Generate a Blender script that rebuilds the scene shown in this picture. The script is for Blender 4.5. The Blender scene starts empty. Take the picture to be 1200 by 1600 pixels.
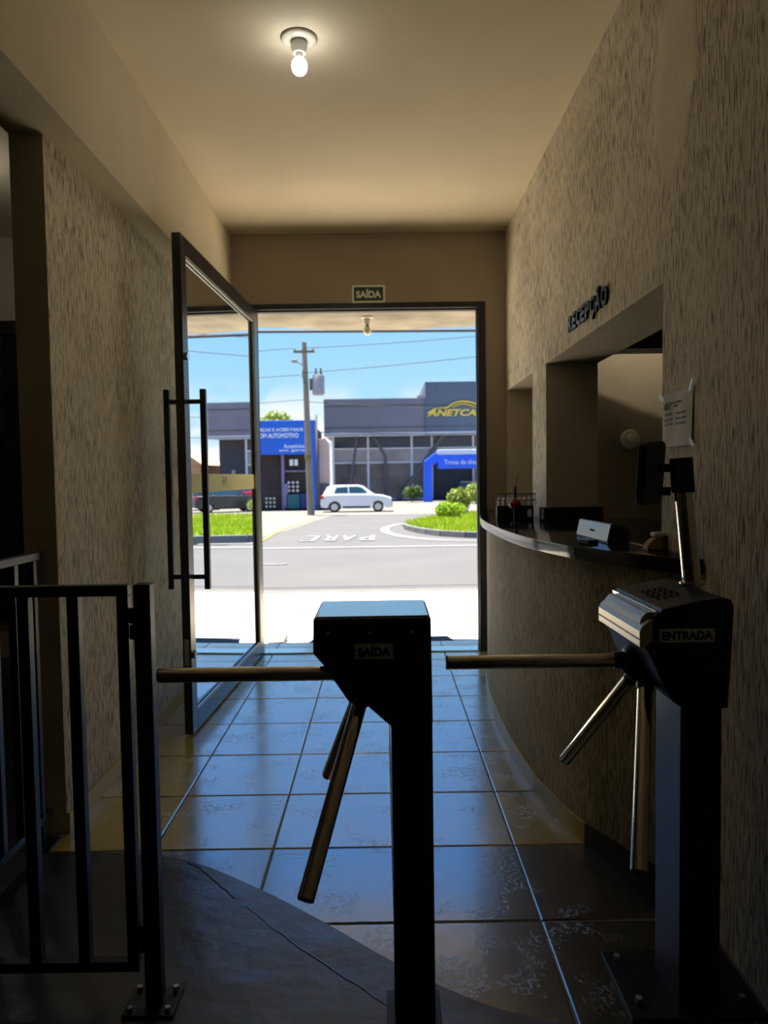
import bpy, bmesh, math, random
from mathutils import Matrix, Vector
random.seed(7)
SC = bpy.context.scene
COL = SC.collection

# ------------------------------------------------------------------ camera
CAM_H, FPX = 1.36, 1130.0
yaw, pitch, roll = (math.radians(a) for a in (0.16, 2.79, 0.8))
fw = Vector((math.sin(yaw) * math.cos(pitch), math.cos(yaw) * math.cos(pitch), -math.sin(pitch)))
rt = Vector((math.cos(yaw), -math.sin(yaw), 0.0))
up = rt.cross(fw)
rt2 = rt * math.cos(roll) - up * math.sin(roll)
up2 = up * math.cos(roll) + rt * math.sin(roll)
cd = bpy.data.cameras.new('camera')
cam = bpy.data.objects.new('camera', cd)
COL.objects.link(cam)
cam.matrix_world = Matrix(((rt2.x, up2.x, -fw.x, 0), (rt2.y, up2.y, -fw.y, 0), (rt2.z, up2.z, -fw.z, CAM_H), (0, 0, 0, 1)))
cd.sensor_fit = 'VERTICAL'
cd.sensor_height = 36.0
cd.lens = FPX / 1600.0 * 36.0
cd.clip_start, cd.clip_end = 0.05, 2000
cd.dof.use_dof = True
cd.dof.focus_distance = 2.3
cd.dof.aperture_fstop = 4.0
SC.camera = cam

# ------------------------------------------------------------------ sky, sun, exposure
SKY_STRENGTH = 1.0
SUN_STRENGTH = 8.5
w = bpy.data.worlds.new('sky')
SC.world = w
w.use_nodes = True
nt = w.node_tree
nt.nodes.clear()
def wn(t, **kw):
    n = nt.nodes.new(t)
    for k, v in kw.items():
        setattr(n, k, v)
    return n
tc = wn('ShaderNodeTexCoord')
sep = wn('ShaderNodeSeparateXYZ')
nt.links.new(tc.outputs['Generated'], sep.inputs[0])
cr = wn('ShaderNodeValToRGB')
els = cr.color_ramp.elements
els[0].position, els[0].color = 0.0, (0.34, 0.43, 0.455, 1)
els[1].position, els[1].color = 1.0, (0.05, 0.16, 0.44, 1)
for p, c in ((0.10, (0.205, 0.355, 0.445, 1)), (0.20, (0.155, 0.315, 0.48, 1)), (0.32, (0.09, 0.25, 0.58, 1)), (0.6, (0.07, 0.24, 0.62, 1))):
    e = els.new(p)
    e.color = c
nt.links.new(sep.outputs['Z'], cr.inputs[0])
mp = wn('ShaderNodeMapping')
mp.inputs['Scale'].default_value = (5.0, 5.0, 9.0)
mp.inputs['Location'].default_value = (0.35, 0.0, 0.1)
nt.links.new(tc.outputs['Generated'], mp.inputs[0])
ns = wn('ShaderNodeTexNoise')
ns.inputs['Scale'].default_value = 1.6
ns.inputs['Detail'].default_value = 5
nt.links.new(mp.outputs[0], ns.inputs[0])
cl = wn('ShaderNodeMapRange', interpolation_type='SMOOTHSTEP')
cl.inputs['From Min'].default_value, cl.inputs['From Max'].default_value = 0.40, 0.52
nt.links.new(ns.outputs['Fac'], cl.inputs['Value'])
lowb = wn('ShaderNodeMapRange', interpolation_type='SMOOTHSTEP')   # clouds bank low over the horizon
lowb.inputs['From Min'].default_value, lowb.inputs['From Max'].default_value = 0.14, 0.07
nt.links.new(sep.outputs['Z'], lowb.inputs['Value'])
mul = wn('ShaderNodeMath', operation='MULTIPLY')
nt.links.new(cl.outputs[0], mul.inputs[0])
nt.links.new(lowb.outputs[0], mul.inputs[1])
mx = wn('ShaderNodeMixRGB')
mx.inputs[2].default_value = (0.47, 0.48, 0.475, 1)
nt.links.new(mul.outputs[0], mx.inputs[0])
nt.links.new(cr.outputs[0], mx.inputs[1])
bg = wn('ShaderNodeBackground')
bg.inputs['Strength'].default_value = SKY_STRENGTH
nt.links.new(mx.outputs[0], bg.inputs[0])
wo = wn('ShaderNodeOutputWorld')
nt.links.new(bg.outputs[0], wo.inputs[0])

sd = bpy.data.lights.new('sun', 'SUN')
sd.energy = SUN_STRENGTH
sd.color = (1.0, 0.95, 0.86)
sd.angle = math.radians(0.6)
sun = bpy.data.objects.new('sun', sd)
COL.objects.link(sun)
sun.rotation_euler = Vector((-0.16, 0.10, 0.98)).to_track_quat('Z', 'Y').to_euler()

SC.view_settings.view_transform = 'Standard'
SC.view_settings.look = 'None'
SC.view_settings.gamma = 1.0
SC.view_settings.use_curve_mapping = False
SC.view_settings.exposure = 1.15
SC.cycles.use_denoising = True
SC.cycles.max_bounces = 10
SC.cycles.diffuse_bounces = 6
SC.cycles.caustics_reflective = False
SC.cycles.caustics_refractive = False
SC.cycles.sample_clamp_indirect = 6.0

# sampling guide for daylight through the doorway (a portal gives no light of its own)
pd = bpy.data.lights.new('doorway_portal', 'AREA')
pd.shape = 'RECTANGLE'
pd.size, pd.size_y = 1.68, 2.6
pd.cycles.is_portal = True
po = bpy.data.objects.new('doorway_portal', pd)
COL.objects.link(po)
po.location = (-0.08, 5.66, 1.32)
po.rotation_euler = (math.radians(-90), 0, 0)

# ------------------------------------------------------------------ materials
MATS = {}
def mat(name, col, rough=0.6, metal=0.0, spec=0.5, emit=None, estr=0.0, noise=None, bump=None, trans=0.0, coat=0.0, translucent=0.0):
    """noise=(scale, amount) mottles the colour, bump=(scale, strength, distance) adds fine relief."""
    m = bpy.data.materials.new(name)
    m.use_nodes = True
    t = m.node_tree
    b = t.nodes['Principled BSDF']
    b.inputs['Base Color'].default_value = (*col, 1)
    b.inputs['Roughness'].default_value = rough
    b.inputs['Metallic'].default_value = metal
    b.inputs['Specular IOR Level'].default_value = spec
    b.inputs['Transmission Weight'].default_value = trans
    b.inputs['Coat Weight'].default_value = coat
    if emit:
        b.inputs['Emission Color'].default_value = (*emit, 1)
        b.inputs['Emission Strength'].default_value = estr
    co = t.nodes.new('ShaderNodeTexCoord')
    if noise is None:
        noise = (6.0, 0.06)
    n = t.nodes.new('ShaderNodeTexNoise')
    n.inputs['Scale'].default_value = noise[0]
    n.inputs['Detail'].default_value = 4
    t.links.new(co.outputs['Object'], n.inputs['Vector'])
    r = t.nodes.new('ShaderNodeMapRange')
    r.inputs['From Min'].default_value, r.inputs['From Max'].default_value = 0.3, 0.7
    r.inputs['To Min'].default_value, r.inputs['To Max'].default_value = 1 - noise[1], 1 + noise[1]
    t.links.new(n.outputs['Fac'], r.inputs['Value'])
    x = t.nodes.new('ShaderNodeMixRGB')
    x.blend_type = 'MULTIPLY'
    x.inputs[0].default_value = 1
    x.inputs[1].default_value = (*col, 1)
    t.links.new(r.outputs[0], x.inputs[2])
    t.links.new(x.outputs[0], b.inputs['Base Color'])
    if bump:
        n2 = t.nodes.new('ShaderNodeTexNoise')
        n2.inputs['Scale'].default_value = bump[0]
        n2.inputs['Detail'].default_value = 5
        t.links.new(co.outputs['Object'], n2.inputs['Vector'])
        bp = t.nodes.new('ShaderNodeBump')
        bp.inputs['Strength'].default_value = bump[1]
        bp.inputs['Distance'].default_value = bump[2]
        t.links.new(n2.outputs['Fac'], bp.inputs['Height'])
        t.links.new(bp.outputs[0], b.inputs['Normal'])
    if translucent:
        tr = t.nodes.new('ShaderNodeBsdfTranslucent')
        tr.inputs[0].default_value = (*col, 1)
        ms = t.nodes.new('ShaderNodeMixShader')
        ms.inputs[0].default_value = translucent
        t.links.new(b.outputs[0], ms.inputs[1])
        t.links.new(tr.outputs[0], ms.inputs[2])
        t.links.new(ms.outputs[0], t.nodes['Material Output'].inputs[0])
    MATS[name] = m
    return m

def mat_scratch(name, col, dark, across=105.0, along=11.0, depth=0.004, lo=0.53, hi=0.62, strength=0.9, patch=None):
    """scratched (grafiato) plaster: short vertical grooves dragged through the render"""
    m = mat(name, col, 0.85, spec=0.25)
    t = m.node_tree
    b = t.nodes['Principled BSDF']
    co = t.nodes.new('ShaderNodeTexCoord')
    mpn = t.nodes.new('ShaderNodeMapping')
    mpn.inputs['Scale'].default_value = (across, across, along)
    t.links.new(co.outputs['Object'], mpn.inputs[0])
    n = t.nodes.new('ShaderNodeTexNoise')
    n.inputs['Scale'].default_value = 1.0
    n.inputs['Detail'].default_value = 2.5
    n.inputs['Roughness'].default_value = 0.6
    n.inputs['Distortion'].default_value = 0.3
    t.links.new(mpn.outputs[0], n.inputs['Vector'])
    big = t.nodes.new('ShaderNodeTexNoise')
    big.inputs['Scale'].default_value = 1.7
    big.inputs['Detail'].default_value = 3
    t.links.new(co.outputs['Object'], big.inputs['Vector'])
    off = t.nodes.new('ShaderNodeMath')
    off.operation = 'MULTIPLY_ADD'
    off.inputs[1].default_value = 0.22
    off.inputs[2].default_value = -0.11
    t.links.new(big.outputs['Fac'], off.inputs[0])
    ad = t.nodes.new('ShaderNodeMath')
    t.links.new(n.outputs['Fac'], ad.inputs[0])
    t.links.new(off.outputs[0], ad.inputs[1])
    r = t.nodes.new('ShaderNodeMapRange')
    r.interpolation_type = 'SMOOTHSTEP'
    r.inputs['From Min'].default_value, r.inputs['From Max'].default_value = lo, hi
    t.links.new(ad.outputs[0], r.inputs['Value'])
    if patch:      # a spot that was filled and smoothed over: the grooves fade out there
        pm = t.nodes.new('ShaderNodeMapping')
        pm.vector_type = 'TEXTURE'
        pm.inputs['Location'].default_value = patch[0]
        pm.inputs['Scale'].default_value = patch[1]
        t.links.new(co.outputs['Object'], pm.inputs[0])
        ln = t.nodes.new('ShaderNodeVectorMath')
        ln.operation = 'LENGTH'
        t.links.new(pm.outputs[0], ln.inputs[0])
        n3 = t.nodes.new('ShaderNodeTexNoise')
        n3.inputs['Scale'].default_value = 9
        n3.inputs['Detail'].default_value = 4
        t.links.new(co.outputs['Object'], n3.inputs['Vector'])
        sm = t.nodes.new('ShaderNodeMath')
        t.links.new(ln.outputs['Value'], sm.inputs[0])
        t.links.new(n3.outputs['Fac'], sm.inputs[1])
        pr2 = t.nodes.new('ShaderNodeMapRange')
        pr2.inputs['From Min'].default_value, pr2.inputs['From Max'].default_value = 1.25, 1.45
        t.links.new(sm.outputs[0], pr2.inputs['Value'])
        ml = t.nodes.new('ShaderNodeMath')
        ml.operation = 'MULTIPLY'
        t.links.new(r.outputs[0], ml.inputs[0])
        t.links.new(pr2.outputs[0], ml.inputs[1])
        r = ml
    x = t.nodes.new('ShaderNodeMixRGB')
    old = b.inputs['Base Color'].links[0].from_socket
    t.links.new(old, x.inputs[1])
    x.inputs[2].default_value = (*dark, 1)  # groove shade painted into the colour, on top of the bump
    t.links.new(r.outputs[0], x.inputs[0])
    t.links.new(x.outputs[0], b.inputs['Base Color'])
    inv = t.nodes.new('ShaderNodeMath')
    inv.operation = 'SUBTRACT'
    inv.inputs[0].default_value = 1.0
    t.links.new(r.outputs[0], inv.inputs[1])
    bp = t.nodes.new('ShaderNodeBump')
    bp.inputs['Strength'].default_value = strength
    bp.inputs['Distance'].default_value = depth
    t.links.new(inv.outputs[0], bp.inputs['Height'])
    t.links.new(bp.outputs[0], b.inputs['Normal'])
    return m

def mat_tile(name, col, rough):
    """rustic ceramic tile: smooth glaze broken by patches of small pits"""
    m = mat(name, col, rough, noise=(3.0, 0.10))
    t = m.node_tree
    b = t.nodes['Principled BSDF']
    b.inputs['IOR'].default_value = 2.2
    b.inputs['Coat Weight'].default_value = 1.0
    b.inputs['Coat IOR'].default_value = 2.2
    b.inputs['Coat Roughness'].default_value = 0.16
    co = t.nodes.new('ShaderNodeTexCoord')
    geo = t.nodes.new('ShaderNodeNewGeometry')
    n = t.nodes.new('ShaderNodeTexNoise')
    n.inputs['Scale'].default_value = 55
    n.inputs['Detail'].default_value = 4
    n.inputs['Roughness'].default_value = 0.65
    t.links.new(geo.outputs['Position'], n.inputs['Vector'])
    n2 = t.nodes.new('ShaderNodeTexNoise')
    n2.inputs['Scale'].default_value = 6
    n2.inputs['Detail'].default_value = 3
    t.links.new(geo.outputs['Position'], n2.inputs['Vector'])
    a = t.nodes.new('ShaderNodeMapRange')
    a.inputs['From Min'].default_value, a.inputs['From Max'].default_value = 0.50, 0.72
    t.links.new(n2.outputs['Fac'], a.inputs['Value'])
    p = t.nodes.new('ShaderNodeMapRange')
    p.interpolation_type = 'SMOOTHSTEP'
    p.inputs['From Min'].default_value, p.inputs['From Max'].default_value = 0.52, 0.60
    t.links.new(n.outputs['Fac'], p.inputs['Value'])
    mu = t.nodes.new('ShaderNodeMath')
    mu.operation = 'MULTIPLY'
    t.links.new(a.outputs[0], mu.inputs[0])
    t.links.new(p.outputs[0], mu.inputs[1])
    sb = t.nodes.new('ShaderNodeMath')
    sb.operation = 'SUBTRACT'
    t.links.new(n2.outputs['Fac'], sb.inputs[0])
    t.links.new(mu.outputs[0], sb.inputs[1])
    bp = t.nodes.new('ShaderNodeBump')
    bp.inputs['Strength'].default_value = 0.32
    bp.inputs['Distance'].default_value = 0.004
    t.links.new(sb.outputs[0], bp.inputs['Height'])
    t.links.new(bp.outputs[0], b.inputs['Normal'])
    t.links.new(bp.outputs[0], b.inputs['Coat Normal'])
    return m

def mat_glass(name, tint, ior=1.9, refl=(0.96, 0.98, 1.0)):
    """architectural pane: tinted see-through plus Fresnel reflection of both faces"""
    m = bpy.data.materials.new(name)
    m.use_nodes = True
    t = m.node_tree
    t.nodes.clear()
    o = t.nodes.new('ShaderNodeOutputMaterial')
    tr = t.nodes.new('ShaderNodeBsdfTransparent')
    tr.inputs[0].default_value = (*tint, 1)
    gl = t.nodes.new('ShaderNodeBsdfGlossy')
    gl.inputs['Roughness'].default_value = 0.0
    gl.inputs[0].default_value = (*refl, 1)
    fr = t.nodes.new('ShaderNodeFresnel')
    fr.inputs[0].default_value = ior
    ms = t.nodes.new('ShaderNodeMixShader')
    t.links.new(fr.outputs[0], ms.inputs[0])
    t.links.new(tr.outputs[0], ms.inputs[1])
    t.links.new(gl.outputs[0], ms.inputs[2])
    t.links.new(ms.outputs[0], o.inputs[0])
    MATS[name] = m
    return m

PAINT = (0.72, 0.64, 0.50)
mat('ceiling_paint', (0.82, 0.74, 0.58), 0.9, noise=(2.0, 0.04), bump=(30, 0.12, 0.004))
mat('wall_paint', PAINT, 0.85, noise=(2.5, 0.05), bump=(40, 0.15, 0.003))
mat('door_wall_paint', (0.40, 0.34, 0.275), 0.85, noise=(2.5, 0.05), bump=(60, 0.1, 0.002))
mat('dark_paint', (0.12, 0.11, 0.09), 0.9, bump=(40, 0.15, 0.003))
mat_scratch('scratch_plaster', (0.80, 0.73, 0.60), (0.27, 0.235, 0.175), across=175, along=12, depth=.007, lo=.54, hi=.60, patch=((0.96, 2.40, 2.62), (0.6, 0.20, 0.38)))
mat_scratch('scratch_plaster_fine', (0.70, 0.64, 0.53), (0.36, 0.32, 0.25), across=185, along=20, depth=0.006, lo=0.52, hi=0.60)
mat_tile('tile_beige', (0.55, 0.41, 0.06), 0.27)
mat_tile('tile_dark', (0.012, 0.013, 0.016), 0.26)
mat('grout', (0.30, 0.28, 0.24), 0.9, bump=(200, 0.3, 0.001))
mat('burnt_cement', (0.014, 0.016, 0.020), 0.33, noise=(4.0, 0.45), bump=(6, 0.6, 0.012))
MATS['burnt_cement'].node_tree.nodes['Principled BSDF'].inputs['IOR'].default_value = 1.85
mat('skirting_beige', (0.64, 0.47, 0.05), 0.4, noise=(5, 0.08))
mat('skirting_dark', (0.02, 0.02, 0.022), 0.4)
mat('black_metal', (0.010, 0.010, 0.013), 0.42, noise=(40, 0.1))
mat('black_frame', (0.015, 0.015, 0.019), 0.3, noise=(30, 0.1))
mat('black_plastic', (0.008, 0.008, 0.010), 0.5, noise=(60, 0.1))
mat('grey_column', (0.035, 0.036, 0.042), 0.45, noise=(40, 0.1))
mat('top_panel', (0.07, 0.08, 0.10), 0.20, noise=(40, 0.1), coat=1.0)
MATS['top_panel'].node_tree.nodes['Principled BSDF'].inputs['IOR'].default_value = 2.2
mat('steel', (0.75, 0.69, 0.60), 0.11, metal=1.0, noise=(80, 0.05))
mat('silver_plastic', (0.45, 0.43, 0.39), 0.35, metal=0.4, noise=(60, 0.08))
mat('label_grey', (0.80, 0.80, 0.77), 0.6, noise=(30, 0.08))
mat('label_ink', (0.006, 0.006, 0.006), 0.6)
mat('bolt_zinc', (0.55, 0.55, 0.55), 0.4, metal=0.6)
mat('sign_green', (0.004, 0.06, 0.035), 0.4)
mat('sign_white', (0.88, 0.88, 0.82), 0.5)
mat('letter_black', (0.008, 0.008, 0.008), 0.35)
mat('paper', (0.78, 0.77, 0.80), 0.8, noise=(12, 0.04), bump=(14, 0.2, 0.004))
mat('clear_tape', (0.72, 0.76, 0.78), 0.25, noise=(60, 0.15))
mat('ink', (0.05, 0.05, 0.06), 0.7)
mat('porcelain', (0.74, 0.72, 0.66), 0.35)
mat('socket_grey', (0.30, 0.29, 0.25), 0.5)
mat('bulb_lit', (0.9, 0.9, 0.9), 0.3, emit=(1.0, 0.97, 0.88), estr=10.0)
mat('bulb_added_side', (0.9, 0.9, 0.9), 0.3, emit=(1.0, 0.93, 0.78), estr=55.0)
mat('bulb_added_reception', (0.9, 0.9, 0.9), 0.3, emit=(1.0, 0.90, 0.70), estr=420.0)
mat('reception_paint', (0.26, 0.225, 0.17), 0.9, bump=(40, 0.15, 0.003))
mat('bulb_off', (0.80, 0.74, 0.56), 0.3)
mat('granite_black', (0.012, 0.013, 0.016), 0.10, noise=(160, 0.5))
mat_glass('door_glass', (0.72, 0.76, 0.76), 2.7)
mat_glass('shop_glass', (0.30, 0.32, 0.36), 1.6)
mat('film_yellow', (0.92, 0.84, 0.34), 0.35, translucent=0.4)
mat('film_grey', (0.25, 0.23, 0.12), 0.6)
mat('rubber_mat', (0.03, 0.033, 0.042), 0.8, bump=(300, 0.4, 0.002))
mat('lid_red', (0.35, 0.006, 0.012), 0.35)
mat('card_white', (0.75, 0.77, 0.80), 0.35)
mat('card_gloss', (0.72, 0.74, 0.78), 0.12, noise=(8, 0.02))
mat('jar_white', (0.90, 0.86, 0.78), 0.4)
mat('wire_dark', (0.02, 0.02, 0.02), 0.4)
mat('kraft', (0.40, 0.26, 0.10), 0.6)
mat('felt_green', (0.05, 0.12, 0.03), 0.8)
mat('dark_glass', (0.008, 0.010, 0.014), 0.08)
# outside
mat('pavement', (0.80, 0.67, 0.47), 0.9, noise=(1.2, 0.12), bump=(25, 0.4, 0.01))
mat('asphalt', (0.098, 0.091, 0.083), 0.9, noise=(0.6, 0.08), bump=(60, 0.3, 0.006))
mat('lot_concrete', (0.170, 0.153, 0.125), 0.9, noise=(0.4, 0.08))
mat('earth', (0.24, 0.18, 0.12), 0.95, noise=(2, 0.2))
mat('road_paint', (0.175, 0.17, 0.158), 0.8, noise=(4, 0.12))
mat('road_yellow', (0.17, 0.14, 0.045), 0.8, noise=(3, 0.2))
mat('kerb', (0.16, 0.155, 0.143), 0.9, noise=(2, 0.12))
mat('canopy', (0.27, 0.25, 0.215), 0.9, noise=(2.6, 0.30), bump=(6, 0.4, 0.02))
mat('facade', (0.55, 0.48, 0.38), 0.9)
mat('grass', (0.30, 0.44, 0.008), 0.8, noise=(0.8, 0.25), translucent=0.3)
mat('leaf_light', (0.30, 0.46, 0.014), 0.7, noise=(1.5, 0.3), translucent=0.3)
mat('leaf_dark', (0.08, 0.14, 0.03), 0.7, noise=(1.5, 0.35), translucent=0.25)
mat('leaf_olive', (0.26, 0.32, 0.05), 0.7, noise=(0.8, 0.3), translucent=0.25)
mat('bark', (0.20, 0.15, 0.10), 0.9)
mat('charcoal_clad', (0.19, 0.175, 0.20), 0.6, noise=(0.5, 0.08))
mat('slate_clad', (0.10, 0.12, 0.165), 0.55, noise=(0.5, 0.08))
mat('dark_wall', (0.035, 0.036, 0.045), 0.7)
mat('white_frame', (0.62, 0.63, 0.68), 0.5)
mat('pane_navy', (0.020, 0.028, 0.055), 0.12)
mat('pane_grey', (0.30, 0.27, 0.275), 0.2, noise=(0.5, 0.25))
mat('pane_dark', (0.11, 0.095, 0.10), 0.15, noise=(0.6, 0.5))
mat('strut_grey', (0.10, 0.095, 0.10), 0.6)
mat('logo_yellow', (0.85, 0.60, 0.05), 0.5)
mat('shop_blue', (0.005, 0.11, 0.62), 0.5, noise=(0.8, 0.08))
mat('arch_blue', (0.015, 0.12, 0.85), 0.45, noise=(1.0, 0.1))
mat('sign_letters', (0.62, 0.70, 0.85), 0.6)
mat('shop_dark', (0.035, 0.022, 0.022), 0.8, noise=(1.0, 0.4))
mat('shelf_violet', (0.20, 0.16, 0.30), 0.6)
mat('crate_teal', (0.01, 0.12, 0.14), 0.6)
mat('crate_navy', (0.01, 0.03, 0.15), 0.6)
mat('pole_concrete', (0.24, 0.20, 0.155), 0.9, noise=(1.0, 0.12))
mat('pole_wood', (0.10, 0.08, 0.065), 0.9)
mat('transformer_grey', (0.33, 0.30, 0.32), 0.6)
mat('cable', (0.03, 0.035, 0.045), 0.7)
mat('peach_panel', (0.62, 0.44, 0.34), 0.8, noise=(0.8, 0.1))
mat('totem_base', (0.13, 0.12, 0.115), 0.8)
mat('house_orange', (0.55, 0.30, 0.18), 0.9)
mat('house_grey', (0.20, 0.21, 0.21), 0.9)
mat('tyre', (0.02, 0.02, 0.022), 0.8)
mat('rim', (0.50, 0.50, 0.50), 0.35, metal=0.5)
mat('car_glass', (0.02, 0.06, 0.08), 0.06)
mat('tail_red', (0.5, 0.01, 0.02), 0.3)
mat('head_lamp', (0.75, 0.78, 0.8), 0.15)
for n_, c_ in (('car_white', (0.72, 0.72, 0.75)), ('car_silver', (0.38, 0.40, 0.42)), ('car_black', (0.02, 0.022, 0.03)), ('car_blue', (0.02, 0.035, 0.12)), ('car_red', (0.45, 0.015, 0.05))):
    mat(n_, c_, 0.28, coat=0.5, noise=(2, 0.02))

# ------------------------------------------------------------------ builders
def acc(o):
    m = Matrix.Identity(4)
    while o is not None:
        m = o.matrix_basis @ m
        o = o.parent
    return m

def tag(o, label=None, cat=None, group=None, kind=None):
    if label: o['label'] = label
    if cat: o['category'] = cat
    if group: o['group'] = group
    if kind: o['kind'] = kind
    return o

def thing(name, label, cat, loc=(0, 0, 0), rotz=0.0, group=None):
    o = bpy.data.objects.new(name, None)
    o.empty_display_size = 0.1
    o.location = loc
    o.rotation_euler = (0, 0, rotz)
    COL.objects.link(o)
    return tag(o, label, cat, group)

class MB:
    def __init__(self):
        self.v, self.f, self.s = [], [], []
    def add(self, vs, fs, smooth=False):
        k = len(self.v)
        self.v += [tuple(p) for p in vs]
        self.f += [tuple(i + k for i in f) for f in fs]
        self.s += [smooth] * len(fs)
        return self
    def box(self, x0, x1, y0, y1, z0, z1, M=None):
        vs = [Vector(p) for p in ((x0, y0, z0), (x1, y0, z0), (x1, y1, z0), (x0, y1, z0), (x0, y0, z1), (x1, y0, z1), (x1, y1, z1), (x0, y1, z1))]
        if M: vs = [M @ p for p in vs]
        return self.add(vs, [(3, 2, 1, 0), (4, 5, 6, 7), (0, 1, 5, 4), (1, 2, 6, 5), (2, 3, 7, 6), (3, 0, 4, 7)])
    def prism(self, poly, axis, a, b, M=None):
        """poly in the two other axes (in x,y,z order), extruded along axis from a to b"""
        def P(u, v, t):
            return Vector({0: (t, u, v), 1: (u, t, v), 2: (u, v, t)}[axis])
        n = len(poly)
        vs = [P(u, v, a) for u, v in poly] + [P(u, v, b) for u, v in poly]
        if M: vs = [M @ p for p in vs]
        ar = sum(poly[i][0] * poly[(i + 1) % n][1] - poly[(i + 1) % n][0] * poly[i][1] for i in range(n))
        flip = (ar > 0) != (axis == 1)
        if b < a: flip = not flip
        fs = [tuple(range(n))[::-1], tuple(range(n, 2 * n))] + [(i, (i + 1) % n, n + (i + 1) % n, n + i) for i in range(n)]
        if not flip: fs = [f[::-1] for f in fs]
        return self.add(vs, fs)
    def cyl(self, p0, p1, r, n=16, r2=None, caps=True, smooth=True):
        p0, p1 = Vector(p0), Vector(p1)
        d = (p1 - p0).normalized()
        a = d.orthogonal().normalized()
        b = d.cross(a)
        r2 = r if r2 is None else r2
        vs = [p0 + (a * math.cos(2 * math.pi * i / n) + b * math.sin(2 * math.pi * i / n)) * r for i in range(n)]
        vs += [p1 + (a * math.cos(2 * math.pi * i / n) + b * math.sin(2 * math.pi * i / n)) * r2 for i in range(n)]
        self.add(vs, [(i, (i + 1) % n, n + (i + 1) % n, n + i) for i in range(n)], smooth)
        if caps:
            self.add(vs, [tuple(range(n))[::-1], tuple(range(n, 2 * n))])
        return self
    def tube(self, pts, r, n=8):
        pts = [Vector(p) for p in pts]
        vs = []
        ref = None
        for i, p in enumerate(pts):
            d = (pts[min(i + 1, len(pts) - 1)] - pts[max(i - 1, 0)]).normalized()
            a = d.orthogonal().normalized() if ref is None else (ref - d * ref.dot(d)).normalized()
            ref = a
            b = d.cross(a)
            vs += [p + (a * math.cos(2 * math.pi * k / n) + b * math.sin(2 * math.pi * k / n)) * r for k in range(n)]
        fs = [(i * n + k, i * n + (k + 1) % n, (i + 1) * n + (k + 1) % n, (i + 1) * n + k) for i in range(len(pts) - 1) for k in range(n)]
        self.add(vs, fs, True)
        m = len(pts)
        return self.add(vs, [tuple(range(n))[::-1], tuple(range((m - 1) * n, m * n))])
    def lathe(self, prof, c, n=24, smooth=True):
        """prof = [(r, z)...] turned about the vertical through c"""
        vs = [(c[0] + r * math.cos(2 * math.pi * k / n), c[1] + r * math.sin(2 * math.pi * k / n), c[2] + z) for r, z in prof for k in range(n)]
        fs = [(i * n + k, i * n + (k + 1) % n, (i + 1) * n + (k + 1) % n, (i + 1) * n + k) for i in range(len(prof) - 1) for k in range(n)]
        return self.add(vs, fs, smooth)
    def build(self, name, mt, parent=None, bevel=0.0, world=False, label=None, kind=None, segs=2, smooth=False):
        me = bpy.data.meshes.new(name)
        me.from_pydata(self.v, [], self.f)
        me.polygons.foreach_set('use_smooth', self.s)
        bm = bmesh.new()
        bm.from_mesh(me)
        bmesh.ops.remove_doubles(bm, verts=bm.verts, dist=1e-6)
        bmesh.ops.recalc_face_normals(bm, faces=bm.faces)
        if bevel:
            es = [e for e in bm.edges if len(e.link_faces) == 2 and e.calc_face_angle(0) > 0.5]
            bmesh.ops.bevel(bm, geom=es, offset=bevel, segments=segs, profile=0.5, affect='EDGES', clamp_overlap=True)
        for e in bm.edges:
            if len(e.link_faces) == 2 and e.calc_face_angle(0) > 0.6: e.smooth = False
        if smooth:
            for f_ in bm.faces: f_.smooth = True
        if world and parent is not None:
            bm.transform(acc(parent).inverted())
        bm.to_mesh(me)
        bm.free()
        me.materials.append(MATS[mt])
        o = bpy.data.objects.new(name, me)
        COL.objects.link(o)
        if parent is not None:
            o.parent = parent
        if label: o['label'] = label
        if kind: o['kind'] = kind
        return o

def copy_tree(o, parent=None):
    c = o.copy()
    COL.objects.link(c)
    if parent is not None:
        c.parent = parent
    for ch in list(o.children):
        copy_tree(ch, c)
    return c

def struct(name, mb, mt, label, cat=None, bevel=0.0, parent=None):
    o = mb.build(name, mt, parent, bevel)
    o['kind'] = 'structure'
    o['label'] = label
    return o

def text_mesh(s, size, extrude=0.001, bold=0.0, align='CENTER', shear=0.0):
    cu = bpy.data.curves.new('lettering', 'FONT')
    cu.body = s
    cu.size = size
    cu.extrude = extrude
    cu.offset = bold
    cu.align_x = align
    cu.align_y = 'CENTER'
    cu.shear = shear
    cu.resolution_u = 4
    ob = bpy.data.objects.new('lettering', cu)
    COL.objects.link(ob)
    bpy.context.view_layer.update()
    me = bpy.data.meshes.new_from_object(ob.evaluated_get(bpy.context.evaluated_depsgraph_get()))
    bpy.data.objects.remove(ob)
    bpy.data.curves.remove(cu)
    return me

def axes(o, x, y):
    """matrix with local x, y given in world and origin o (z = x cross y)"""
    x, y = Vector(x).normalized(), Vector(y).normalized()
    z = x.cross(y)
    return Matrix(((x.x, y.x, z.x, o[0]), (x.y, y.y, z.y, o[1]), (x.z, y.z, z.z, o[2]), (0, 0, 0, 1)))

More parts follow.
